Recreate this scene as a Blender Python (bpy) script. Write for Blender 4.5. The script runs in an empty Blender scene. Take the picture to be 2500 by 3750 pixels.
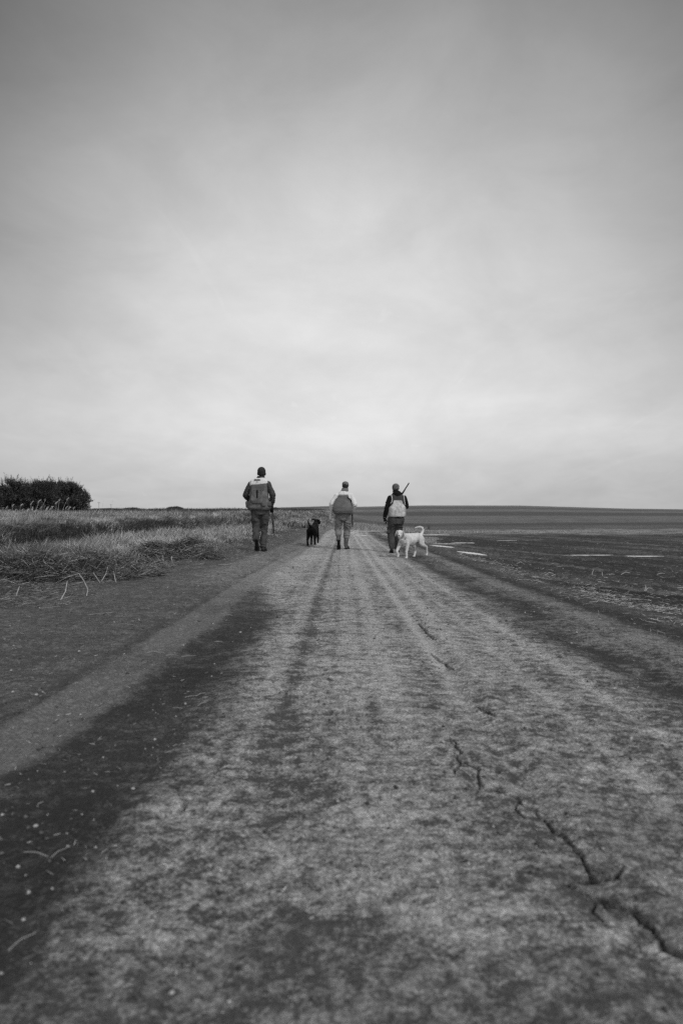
import bpy, math, random
import numpy as np
from mathutils import Vector, Matrix, Quaternion, noise as mnoise

random.seed(7)
rng = np.random.default_rng(7)
sc = bpy.context.scene
COL = sc.collection
R = math.radians
SUN_EL, SUN_AZ = 42.0, 132.0      # azimuth measured clockwise from +Y (north), the sun stands right and a little behind

# ------------------------------------------------------------------ camera
CAM_H = 1.03
cam_d = bpy.data.cameras.new('camera')
cam = bpy.data.objects.new('camera', cam_d)
COL.objects.link(cam)
cam_d.sensor_fit = 'VERTICAL'
cam_d.sensor_height = 36.0
cam_d.sensor_width = 24.0
cam_d.lens = 24.0
cam_d.clip_start = 0.05
cam_d.clip_end = 20000
cam.location = (0, 0, CAM_H)
cam.rotation_euler = (R(90 - 0.16), 0, 0)
cam_d.dof.use_dof = True
cam_d.dof.focus_distance = 16.0
cam_d.dof.aperture_fstop = 2.5
sc.camera = cam

# ------------------------------------------------------------------ world
def new_world():
    w = bpy.data.worlds.new('World')
    sc.world = w
    w.use_nodes = True
    nt = w.node_tree
    nt.nodes.clear()
    N, L = nt.nodes.new, nt.links.new

    def math_(op, a, b=None, c=None, clamp=False):
        n = N('ShaderNodeMath'); n.operation = op; n.use_clamp = clamp
        for i, v in enumerate((a, b, c)):
            if v is None: continue
            if isinstance(v, (int, float)): n.inputs[i].default_value = v
            else: L(v, n.inputs[i])
        return n.outputs[0]
    out = N('ShaderNodeOutputWorld')
    sky = N('ShaderNodeTexSky'); sky.sky_type = 'NISHITA'; sky.sun_disc = False
    sky.sun_elevation = R(SUN_EL); sky.sun_rotation = R(SUN_AZ)
    bw = N('ShaderNodeRGBToBW'); L(sky.outputs[0], bw.inputs[0])
    bg1 = N('ShaderNodeBackground'); L(bw.outputs[0], bg1.inputs[0]); bg1.inputs[1].default_value = 0.08
    # overcast cloud deck seen by direction
    tc = N('ShaderNodeTexCoord')
    sep = N('ShaderNodeSeparateXYZ'); L(tc.outputs['Generated'], sep.inputs[0])
    X, Y, Z = sep.outputs
    # cloud plane projection: features grow towards the zenith
    zc = math_('MAXIMUM', Z, 0.0)
    den = math_('ADD', zc, 0.16)
    px = math_('DIVIDE', X, den); py = math_('DIVIDE', Y, den)
    cmb = N('ShaderNodeCombineXYZ'); L(px, cmb.inputs[0]); L(py, cmb.inputs[1])
    n1 = N('ShaderNodeTexNoise'); n1.inputs['Scale'].default_value = 0.9; n1.inputs['Detail'].default_value = 7
    n1.inputs['Roughness'].default_value = 0.52; n1.inputs['Distortion'].default_value = 0.6
    L(cmb.outputs[0], n1.inputs['Vector'])
    n2 = N('ShaderNodeTexNoise'); n2.inputs['Scale'].default_value = 2.6; n2.inputs['Detail'].default_value = 6
    n2.inputs['Roughness'].default_value = 0.5; n2.inputs['Distortion'].default_value = 1.2
    mp = N('ShaderNodeMapping'); L(cmb.outputs[0], mp.inputs[0]); mp.inputs['Location'].default_value = (3.3, 7.1, 0)
    mp.inputs['Rotation'].default_value = (0, 0, R(25)); mp.inputs['Scale'].default_value = (1.0, 0.45, 1)
    L(mp.outputs[0], n2.inputs['Vector'])
    ramp = N('ShaderNodeValToRGB')
    ramp.color_ramp.interpolation = 'B_SPLINE'
    el = ramp.color_ramp.elements
    stops = [(0.0, .565), (.03, .575), (.075, .70), (.12, .83), (.19, .77), (.30, .73), (.40, .67), (.49, .51), (.58, .34), (.64, .29), (.80, .62), (1.0, 1.0)]
    el[0].position, el[0].color = stops[0][0], (stops[0][1],) * 3 + (1,)
    el[1].position, el[1].color = stops[-1][0], (stops[-1][1],) * 3 + (1,)
    for p, v in stops[1:-1]:
        e = el.new(p); e.color = (v, v, v, 1)
    L(Z, ramp.inputs[0])
    k = math_('MULTIPLY_ADD', zc, 5.0, 0.70)
    k = math_('MINIMUM', k, 3.9)
    xo = math_('SUBTRACT', X, 0.02)
    fall = math_('MULTIPLY', math_('MULTIPLY', xo, xo), k)
    fall = math_('MAXIMUM', math_('SUBTRACT', 1.0, fall), 0.42)
    base = math_('MULTIPLY', ramp.outputs[0], fall)
    c1 = math_('MULTIPLY_ADD', math_('SUBTRACT', n1.outputs[0], 0.5), 0.27, 1.0)
    c2 = math_('MULTIPLY_ADD', math_('SUBTRACT', n2.outputs[0], 0.5), 0.16, 1.0)
    n3 = N('ShaderNodeTexNoise'); n3.inputs['Scale'].default_value = 4.2; n3.inputs['Detail'].default_value = 8
    n3.inputs['Roughness'].default_value = 0.62; n3.inputs['Distortion'].default_value = 0.35
    mp3 = N('ShaderNodeMapping'); L(tc.outputs['Generated'], mp3.inputs[0]); mp3.inputs['Scale'].default_value = (1.0, 1.0, 2.0)
    mp3.inputs['Location'].default_value = (1.3, 0.4, 2.2)
    L(mp3.outputs[0], n3.inputs['Vector'])
    c3 = math_('MULTIPLY_ADD', math_('SUBTRACT', n3.outputs[0], 0.5), 0.42, 1.0)
    # a few thin brighter wisps high up
    n4 = N('ShaderNodeTexNoise'); n4.inputs['Scale'].default_value = 3.2; n4.inputs['Detail'].default_value = 5; n4.inputs['Distortion'].default_value = 1.6
    mp4 = N('ShaderNodeMapping'); L(cmb.outputs[0], mp4.inputs[0]); mp4.inputs['Scale'].default_value = (1.9, 0.5, 1); mp4.inputs['Location'].default_value = (0.35, 2.0, 0)
    L(mp4.outputs[0], n4.inputs['Vector'])
    wsp = math_('MULTIPLY', math_('MAXIMUM', math_('SUBTRACT', n4.outputs[0], 0.655), 0.0), 0.5)
    c2 = math_('ADD', c2, wsp)
    tot = math_('MULTIPLY', math_('MULTIPLY', math_('MULTIPLY', base, c1), c2), c3)
    # extra brightness added to the unseen sky behind the onlooker, lights the walkers' backs
    back = math_('MULTIPLY_ADD', math_('MAXIMUM', math_('MULTIPLY', Y, -1.0), 0.0), 1.15, 1.0)
    tot = math_('MULTIPLY', tot, back)
    bg2 = N('ShaderNodeBackground'); L(tot, bg2.inputs[0]); bg2.inputs[1].default_value = 1.0
    mix = N('ShaderNodeMixShader'); mix.inputs[0].default_value = 0.94
    L(bg1.outputs[0], mix.inputs[1]); L(bg2.outputs[0], mix.inputs[2])
    L(mix.outputs[0], out.inputs[0])
new_world()

sun_d = bpy.data.lights.new('sun', 'SUN')
sun_d.energy = 1.5
sun_d.angle = R(10)
sun_d.color = (1, 1, 1)
sun = bpy.data.objects.new('sun', sun_d)
COL.objects.link(sun)
sd = Vector((math.sin(R(SUN_AZ)) * math.cos(R(SUN_EL)), math.cos(R(SUN_AZ)) * math.cos(R(SUN_EL)), math.sin(R(SUN_EL))))
sun.rotation_euler = sd.to_track_quat('Z', 'Y').to_euler()

sc.view_settings.view_transform = 'Standard'
sc.view_settings.look = 'None'
sc.view_settings.exposure = 0.0
sc.view_settings.gamma = 1.0
sc.view_settings.use_curve_mapping = False
sc.render.engine = 'CYCLES'
sc.cycles.use_denoising = False
sc.render.filter_size = 1.05
sc.cycles.max_bounces = 5
sc.cycles.diffuse_bounces = 3
sc.cycles.transparent_max_bounces = 4

# ------------------------------------------------------------------ helpers
def tag(o, label=None, cat=None, group=None, kind=None):
    if label: o['label'] = label
    if cat: o['category'] = cat
    if group: o['group'] = group
    if kind: o['kind'] = kind
    return o

def empty(name, loc, rz=0.0):
    o = bpy.data.objects.new(name, None)
    o.empty_display_size = 0.2
    COL.objects.link(o)
    o.location = loc
    o.rotation_euler = (0, 0, rz)
    return o

def link(name, me, mat, parent=None, smooth=False):
    o = bpy.data.objects.new(name, me)
    COL.objects.link(o)
    if mat is not None and not me.materials:
        me.materials.append(mat)
    if smooth:
        me.polygons.foreach_set('use_smooth', np.ones(len(me.polygons), dtype=bool))
    if parent is not None: o.parent = parent
    return o

def mesh_np(name, verts, quads=None, tris=None, attr=None):
    """fast mesh from numpy arrays; attr: dict name -> (N,4) point colours"""
    me = bpy.data.meshes.new(name)
    verts = np.asarray(verts, dtype=np.float32)
    me.vertices.add(len(verts)); me.vertices.foreach_set('co', verts.ravel())
    nq = 0 if quads is None else len(quads)
    nt = 0 if tris is None else len(tris)
    loops = []
    if nq: loops.append(np.asarray(quads, dtype=np.int32).ravel())
    if nt: loops.append(np.asarray(tris, dtype=np.int32).ravel())
    loops = np.concatenate(loops)
    me.loops.add(len(loops)); me.loops.foreach_set('vertex_index', loops)
    me.polygons.add(nq + nt)
    starts = np.concatenate([np.arange(nq) * 4, nq * 4 + np.arange(nt) * 3]).astype(np.int32)
    me.polygons.foreach_set('loop_start', starts)
    if attr:
        for k, v in attr.items():
            a = me.color_attributes.new(k, 'FLOAT_COLOR', 'POINT')
            a.data.foreach_set('color', np.asarray(v, dtype=np.float32).ravel())
    me.update(calc_edges=True)
    return me

# numpy value noise
_P = rng.permutation(512)
_P = np.concatenate([_P, _P, _P])
_V = rng.random(512)
def vnoise(x, y, seed=0):
    xi = np.floor(x).astype(np.int64); yi = np.floor(y).astype(np.int64)
    xf = x - xi; yf = y - yi
    u = xf * xf * xf * (xf * (xf * 6 - 15) + 10); v = yf * yf * yf * (yf * (yf * 6 - 15) + 10)
    def h(a, b): return _V[_P[(_P[(a + seed * 37) & 511] + b) & 511]]
    return (h(xi, yi) * (1 - u) + h(xi + 1, yi) * u) * (1 - v) + (h(xi, yi + 1) * (1 - u) + h(xi + 1, yi + 1) * u) * v
def fbm(x, y, oct=4, seed=0, gain=.5):
    s = 0; a = 1; t = 0
    for i in range(oct):
        s = s + a * vnoise(x * 2 ** i + 17.3 * i, y * 2 ** i + 5.1 * i, seed + i); t += a; a *= gain
    return s / t
def sstep(a, b, x):
    t = np.clip((x - a) / (b - a), 0, 1); return t * t * (3 - 2 * t)
def gauss(x, c, w): return np.exp(-((x - c) / w) ** 2)

# ------------------------------------------------------------------ materials
def principled(name, col=0.2, rough=0.9, spec=0.25):
    m = bpy.data.materials.new(name); m.use_nodes = True
    b = m.node_tree.nodes['Principled BSDF']
    b.inputs['Base Color'].default_value = (col, col, col, 1)
    b.inputs['Roughness'].default_value = rough
    b.inputs['Specular IOR Level'].default_value = spec
    return m, m.node_tree, b

def cloth(name, col, var=.25, scale=6.0, rough=.92, weave=350.0, bump=.55, spec=.12, bumpd=.005, spots=None):
    """woven cloth with wear: low-frequency tone change, fine weave bump"""
    m, nt, b = principled(name, col, rough, spec)
    N, L = nt.nodes.new, nt.links.new
    tc = N('ShaderNodeTexCoord')
    n = N('ShaderNodeTexNoise'); n.inputs['Scale'].default_value = scale; n.inputs['Detail'].default_value = 6; n.inputs['Roughness'].default_value = .6
    L(tc.outputs['Object'], n.inputs['Vector'])
    r = N('ShaderNodeValToRGB')
    lo, hi = col * (1 - var), min(col * (1 + var), .9)
    e = r.color_ramp.elements
    e[0].position = .3; e[0].color = (lo, lo, lo, 1); e[1].position = .7; e[1].color = (hi, hi, hi, 1)
    if spots is not None:
        x = e.new(spots[0]); x.color = (spots[1],) * 3 + (1,)
    L(n.outputs[0], r.inputs[0]); L(r.outputs[0], b.inputs['Base Color'])
    n2 = N('ShaderNodeTexNoise'); n2.inputs['Scale'].default_value = 28; n2.inputs['Detail'].default_value = 5
    L(tc.outputs['Object'], n2.inputs['Vector'])
    bp = N('ShaderNodeBump'); bp.inputs['Strength'].default_value = bump; bp.inputs['Distance'].default_value = bumpd * 3
    L(n2.outputs[0], bp.inputs['Height'])
    n3 = N('ShaderNodeTexNoise'); n3.inputs['Scale'].default_value = weave; n3.inputs['Detail'].default_value = 1
    L(tc.outputs['Object'], n3.inputs['Vector'])
    bp2 = N('ShaderNodeBump'); bp2.inputs['Strength'].default_value = .2; bp2.inputs['Distance'].default_value = .001
    L(n3.outputs[0], bp2.inputs['Height']); L(bp.outputs[0], bp2.inputs['Normal'])
    L(bp2.outputs[0], b.inputs['Normal'])
    return m

def attr_mat(name, attr, rough=.9, trans=0.0, spec=.1, var=0.0):
    """base colour from a per-vertex natural colour"""
    m, nt, b = principled(name, .3, rough, spec)
    N, L = nt.nodes.new, nt.links.new
    a = N('ShaderNodeAttribute'); a.attribute_name = attr
    L(a.outputs['Color'], b.inputs['Base Color'])
    if trans > 0:
        t = N('ShaderNodeBsdfTranslucent'); L(a.outputs['Color'], t.inputs['Color'])
        mx = N('ShaderNodeMixShader'); mx.inputs[0].default_value = trans
        o = nt.nodes['Material Output']
        L(b.outputs[0], mx.inputs[1]); L(t.outputs[0], mx.inputs[2]); L(mx.outputs[0], o.inputs[0])
    return m

def soil_material():
    """soil: vertex attribute 'soil' = (dark tone, light tone, amount of pale crust, roughness of clods)"""
    m, nt, b = principled('soil', .15, .95, .12)
    N, L = nt.nodes.new, nt.links.new
    def mth(op, a, bb=None, c=None, clamp=False):
        n = N('ShaderNodeMath'); n.operation = op; n.use_clamp = clamp
        for i, v in enumerate((a, bb, c)):
            if v is None: continue
            if isinstance(v, (int, float)): n.inputs[i].default_value = v
            else: L(v, n.inputs[i])
        return n.outputs[0]
    a = N('ShaderNodeAttribute'); a.attribute_name = 'soil'
    sp = N('ShaderNodeSeparateColor'); L(a.outputs['Color'], sp.inputs[0])
    g = N('ShaderNodeNewGeometry')
    def noise(scale, detail, rough, dist=0.0, sx=1, sy=1):
        mp = N('ShaderNodeMapping'); L(g.outputs['Position'], mp.inputs[0]); mp.inputs['Scale'].default_value = (sx, sy, 1)
        n = N('ShaderNodeTexNoise'); n.inputs['Scale'].default_value = scale; n.inputs['Detail'].default_value = detail
        n.inputs['Roughness'].default_value = rough; n.inputs['Distortion'].default_value = dist
        L(mp.outputs[0], n.inputs['Vector']); return n.outputs[0]
    crust = noise(18, 5, .62, .2, .85, 1.0)
    big = noise(3.4, 5, .6, .2, .8, 1.0)
    fine = noise(75, 4, .65)
    grit = noise(300, 2, .6)
    # pale dry crust over darker soil
    v = mth('ADD', crust, mth('MULTIPLY', mth('SUBTRACT', big, .5), .52))
    v = mth('ADD', v, mth('MULTIPLY', mth('SUBTRACT', fine, .5), .65))
    v = mth('ADD', v, mth('SUBTRACT', sp.outputs[2], .5))
    v = mth('DIVIDE', mth('SUBTRACT', v, .35), .30, clamp=True)
    # shrinkage cells of dried mud
    wob = N('ShaderNodeVectorMath'); wob.operation = 'ADD'
    nz = N('ShaderNodeTexNoise'); nz.inputs['Scale'].default_value = 14; nz.inputs['Detail'].default_value = 3; L(g.outputs['Position'], nz.inputs['Vector'])
    scl = N('ShaderNodeVectorMath'); scl.operation = 'SCALE'; scl.inputs['Scale'].default_value = .06; L(nz.outputs['Color'], scl.inputs[0])
    L(g.outputs['Position'], wob.inputs[0]); L(scl.outputs[0], wob.inputs[1])
    vo = N('ShaderNodeTexVoronoi'); vo.feature = 'DISTANCE_TO_EDGE'; vo.inputs['Scale'].default_value = 17; L(wob.outputs[0], vo.inputs['Vector'])
    cell = mth('DIVIDE', vo.outputs['Distance'], .075, clamp=True)
    vo2 = N('ShaderNodeTexVoronoi'); vo2.feature = 'DISTANCE_TO_EDGE'; vo2.inputs['Scale'].default_value = 5.5
    scl2 = N('ShaderNodeVectorMath'); scl2.operation = 'SCALE'; scl2.inputs['Scale'].default_value = .16; L(nz.outputs['Color'], scl2.inputs[0])
    wob2 = N('ShaderNodeVectorMath'); wob2.operation = 'ADD'; L(g.outputs['Position'], wob2.inputs[0]); L(scl2.outputs[0], wob2.inputs[1]); L(wob2.outputs[0], vo2.inputs['Vector'])
    gate = mth('MULTIPLY', mth('SUBTRACT', big, .47), 9.0, clamp=True)
    cell2 = mth('MAXIMUM', mth('DIVIDE', vo2.outputs['Distance'], .022, clamp=True), mth('SUBTRACT', 1.0, gate))
    cell = mth('MINIMUM', cell, cell2)
    cellm = mth('SUBTRACT', 1.0, mth('MULTIPLY', mth('SUBTRACT', 1.0, cell), mth('MULTIPLY', v, .52)))
    tone = mth('ADD', mth('MULTIPLY', sp.outputs[0], mth('SUBTRACT', 1.0, v)), mth('MULTIPLY', sp.outputs[1], v))
    tone = mth('MULTIPLY', tone, cellm)
    tone = mth('MULTIPLY', tone, mth('MULTIPLY_ADD', mth('SUBTRACT', fine, .5), 1.5, 1.0))
    tone = mth('MULTIPLY', tone, mth('MULTIPLY_ADD', mth('SUBTRACT', grit, .5), 1.1, 1.0))
    # loose pale grains
    gr = N('ShaderNodeTexVoronoi'); gr.inputs['Scale'].default_value = 60; L(g.outputs['Position'], gr.inputs['Vector'])
    gsep = N('ShaderNodeSeparateColor'); L(gr.outputs['Color'], gsep.inputs[0])
    gm = mth('MULTIPLY', mth('GREATER_THAN', gsep.outputs[0], .955), mth('LESS_THAN', gr.outputs['Distance'], .24))
    tone = mth('ADD', tone, mth('MULTIPLY', gm, .10))
    tone = mth('MAXIMUM', tone, .012)
    L(tone, b.inputs['Base Color'])
    h = mth('ADD', mth('MULTIPLY', v, .35), mth('MULTIPLY', fine, 1.6))
    h = mth('ADD', h, mth('MULTIPLY', grit, .5)); h = mth('ADD', h, mth('MULTIPLY', cell, .35)); h = mth('ADD', h, mth('MULTIPLY', gm, .3))
    bp = N('ShaderNodeBump'); bp.inputs['Strength'].default_value = .8; bp.inputs['Distance'].default_value = .010
    L(h, bp.inputs['Height']); L(bp.outputs[0], b.inputs['Normal'])
    return m
M_SOIL = soil_material()

# ------------------------------------------------------------------ terrain functions
# puddles: (cx, cy, half length, half width, angle deg)
PUDDLES = [
    (6.45, 17.9, .62, .14, 3), (7.75, 17.5, .45, .17, -3), (4.2, 32.6, .95, .45, 4), (4.4, 24.6, .40, .22, -6),
    (3.22, 21.9, .8, .17, -72), (3.52, 18.5, .95, .16, -76), (1.5, 35.0, .72, .75, -10), (.38, 31.5, .26, .8, 8),
    (.86, 28.6, .26, .40, 20), (3.55, 23.7, .55, .15, -4), (6.4, 26.5, .4, .10, 3), (2.05, 30.5, .3, .25, 0), 
    (8.6, 14.2, .22, .05, 4)]

def wl(y): return np.clip(1.075 - .0235 * (y - 0), .56, 1.075)
def wr(y): return np.clip(1.03 - .008 * (y - 3), .72, 1.05)
def qx(x, y): return np.where(x < 0, x / wl(y), x / wr(y))
def road_bend(y): return .012 * np.clip(y - 30, 0, 40) ** 1.6
def left_edge(y): return -3.55 * wl(y) - .55 * sstep(7, 3, y) - .5 * sstep(12, 9, y)
def right_edge(y): return 3.35 * wr(y)
def bank_x(y):
    return np.interp(y, [0, 18, 24, 32, 42, 60, 90], [-8.4, -8.0, -7.6, -6.0, -4.2, -3.2, -2.6])

def height_noise_free(x, y):
    x = np.asarray(x, float); y = np.asarray(y, float)
    xe = x - road_bend(y)
    far = sstep(4, 13, y)
    z = -.040 * np.clip(xe, -3.2, 3.2) * far
    z = z + .05 * far * sstep(-1.1, -2.0, xe)
    # right: drop to the ploughed field
    z = z - .03 * sstep(2.6, 4.2, xe) - .05 * sstep(3, 9, xe) * (1 - far)
    # ditch and grassy bank on the left
    bx = bank_x(y) + .35 * (vnoise(y * .55, y * 0 + 3.3, 5) - .5) * 2 + .12 * (vnoise(y * 2.1, y * 0 + 7.3, 6) - .5) * 2
    le = left_edge(y)
    verge = sstep(le, le - 1.5, xe)
    z = z + (.03 + .07 * sstep(9, 15, y) * sstep(-5, -3, xe)) * verge
    steep = np.interp(y, [0, 28, 40, 60], [.30, .35, 1.6, 2.2])
    z = z - .26 * sstep(bx + 2.2, bx + .5, xe) * sstep(44, 30, y)
    plateau = .62 + .14 * sstep(20, 70, y)
    z = z + (plateau - z) * sstep(bx + .10, bx - steep, xe)
    # beyond the end of the road the land falls slightly, then rises to the far hills
    z = z - .16 * sstep(36, 60, y) * sstep(-4, 0, xe)
    u = x / np.maximum(y, 1.0)
    crest = np.interp(u, [-.6, -.25, -.09, .02, .12, .26, .42, .60], [-3, -1.5, 2.3, 3.9, 5.0, 4.9, 2.5, 1.4])
    rise = sstep(110, 560, y)
    z = z + (crest * rise) * sstep(100, 200, y)
    z = z - 60 * sstep(700, 4000, y)
    return z

def crack_pts():
    P1 = [(.50, 3.06), (.49, 2.79), (.55, 2.725), (.52, 2.57), (.635, 2.45), (.67, 2.31), (.71, 2.08), (.70, 1.905), (.615, 1.87)]
    P2 = [(.615, 1.87), (.68, 1.82), (.747, 1.76), (.76, 1.6), (.83, 1.48)]
    P3 = [(.70, 6.25), (.746, 5.42)]
    P4 = [(.646, 4.92), (.726, 4.45)]
    P5 = [(.72, 3.6), (.766, 3.42)]
    P6 = [(-.62, 2.55), (-.55, 2.42), (-.56, 2.33), (-.70, 2.26)]
    P7 = [(1.30, 1.95), (1.36, 1.80), (1.33, 1.7), (1.45, 1.6)]
    return [(P1, .0052), (P2, .0066), (P3, .012), (P4, .010), (P5, .006), (P6, .005), (P7, .005)] + [(np.array(b), .0042) for b in ([(.55, 2.725), (.62, 2.70), (.66, 2.74)], [(.635, 2.45), (.60, 2.36), (.61, 2.28)], [(.67, 2.31), (.74, 2.33), (.78, 2.29)], [(.70, 1.905), (.76, 1.90), (.80, 1.94)], [(.49, 2.79), (.455, 2.74), (.44, 2.66)], [(.52, 2.57), (.49, 2.48)], [(.68, 1.82), (.64, 1.75), (.65, 1.68)])]

def crack_field(x, y):
    """0..1 groove mask, jagged polylines"""
    out = np.zeros_like(x)
    for P, w in crack_pts():
        P = np.array(P)
        # jagged subdivision
        pts = [P[0]]
        r = np.random.default_rng(int(abs(P[0, 0]) * 1000))
        for a, b in zip(P[:-1], P[1:]):
            n = max(2, int(np.hypot(*(b - a)) / .045))
            for i in range(1, n + 1):
                q = a + (b - a) * i / n
                if i < n: q = q + r.normal(0, .009, 2)
                pts.append(q)
        pts = np.array(pts)
        sel = (x > pts[:, 0].min() - .06) & (x < pts[:, 0].max() + .06) & (y > pts[:, 1].min() - .06) & (y < pts[:, 1].max() + .06)
        if not sel.any(): continue
        xs, ys = x[sel], y[sel]
        best = np.full(xs.shape, 9.0)
        for i, (a, b) in enumerate(zip(pts[:-1], pts[1:])):
            d = b - a; L2 = d @ d + 1e-9
            t = np.clip(((xs - a[0]) * d[0] + (ys - a[1]) * d[1]) / L2, 0, 1)
            ww = w * (.75 + .5 * abs(math.sin(i * 1.9 + 1))) * (.5 if i in (0, len(pts) - 2) else 1) * (1.0 if a[1] < 4 else .8) * (1 + 2.6 * max(0, abs(d[0]) / math.sqrt(L2) - .35))
            dd = np.hypot(xs - a[0] - t * d[0], ys - a[1] - t * d[1]) / ww
            best = np.minimum(best, dd)
        g = np.clip(1.25 - best, 0, 1)
        out[sel] = np.maximum(out[sel], g)
    return out

def puddle_field(x, y):
    """signed level: >0 inside a puddle"""
    m = np.zeros_like(x)
    for cx, cy, a, b, ang in PUDDLES:
        c, s = math.cos(R(ang)), math.sin(R(ang))
        dx, dy = x - cx, y - cy
        sel = (abs(dx) < 2.2) & (abs(dy) < 2.2)
        if not sel.any(): continue
        p = (dx[sel] * c + dy[sel] * s) / a; q = (-dx[sel] * s + dy[sel] * c) / b
        r = np.sqrt(p * p + q * q)
        m[sel] = np.maximum(m[sel], sstep(1.6, .75, r))
    return m

def height(x, y):
    x = np.asarray(x, float); y = np.asarray(y, float)
    z = height_noise_free(x, y)
    xe = x - road_bend(y); q = qx(xe, y)
    edgeL, edgeR = left_edge(y), right_edge(y)
    onroad = sstep(edgeL - .3, edgeL + .3, xe) * sstep(edgeR + .3, edgeR - .2, xe) * sstep(60, 40, y)
    lod = sstep(30, 10, y)
    # ruts
    rut = -.018 * gauss(q, -1.43, .13) - .020 * sstep(-1.32, -1.12, q) * sstep(-.62, -.85, q) - .012 * gauss(q, .66, .05) \
          - .022 * gauss(q, 1.86, .15) - .014 * gauss(q, 2.18, .05) - .010 * gauss(q, 1.42, .05) - .012 * gauss(q, -.25, .10) - .010 * gauss(q, 1.12, .07) - .020 * gauss(q, 2.75, .12) \
          + .010 * gauss(q, -1.6, .035) + .012 * gauss(q, .80, .06) + .014 * gauss(q, 2.3, .2)
    z = z + rut * onroad
    crust = (fbm(x * 9, y * 9, 4, 11, .55) - .5)
    z = z + onroad * (crust * (.011 + .014 * np.maximum(sstep(-1.5, -1.8, q), sstep(2.4, 2.8, q))) + (fbm(x * 1.6, y * 1.6, 3, 21) - .5) * .03)
    z = z - .028 * crack_field(x, y)
    # tyre lugs pressed into the side tracks
    lug = np.sin((y + np.abs(q + 1.43) * 1.4) * 2 * np.pi / .16) * gauss(q, -1.43, .13)
    lug2 = np.sin((y + np.abs(q - .1) * .5) * 2 * np.pi / .21) * gauss(q, .0, .55)
    z = z + lod * onroad * (.0035 * lug + .0022 * lug2)
    # ploughed field furrows and clods
    fld = sstep(edgeR - .1, edgeR + .5, xe) * sstep(70, 45, y)
    row = x * math.cos(R(20.8)) + y * math.sin(R(20.8))
    fur = np.sin(row * 2 * np.pi / .42 + 1.5 * (vnoise(x * .4, y * .4, 31)))
    z = z + fld * (fur * .016 * sstep(30, 14, y) + (fbm(x * 6, y * 6, 4, 41, .6) - .5) * .085)
    # rough ground elsewhere on the left
    lf = sstep(edgeL + .2, edgeL - .5, xe) * sstep(90, 60, y)
    z = z + lf * ((fbm(x * 2.2, y * 2.2, 4, 51) - .5) * .14 + (fbm(x * .5, y * .5, 3, 61) - .5) * .16 * sstep(0, -.5, xe - edgeL))
    for cx, cy, a, b, ang in PUDDLES:
        c, s = math.cos(R(ang)), math.sin(R(ang)); dx, dy = x - cx, y - cy
        sel = (abs(dx) < a * 2.6) & (abs(dy) < max(a, b) * 2.6 + 1.5)
        if not sel.any(): continue
        P = (dx[sel] * c + dy[sel] * s) / a; Q = (-dx[sel] * s + dy[sel] * c) / b
        r = np.sqrt(P * P + Q * Q) + (vnoise(x[sel] * 3, y[sel] * 1.5, 9) - .5) * .5
        lv = float(height_noise_free(np.array([cx]), np.array([cy]))[0]) + .012
        m = sstep(2.1, 1.25, r)
        zz = z[sel] * (1 - m) + lv * m
        inn = sstep(1.15, .9, r)
        z[sel] = zz * (1 - inn) + (lv - .03) * inn
    return z

def ground_z(x, y): return float(height(np.array([x]), np.array([y]))[0])

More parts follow.
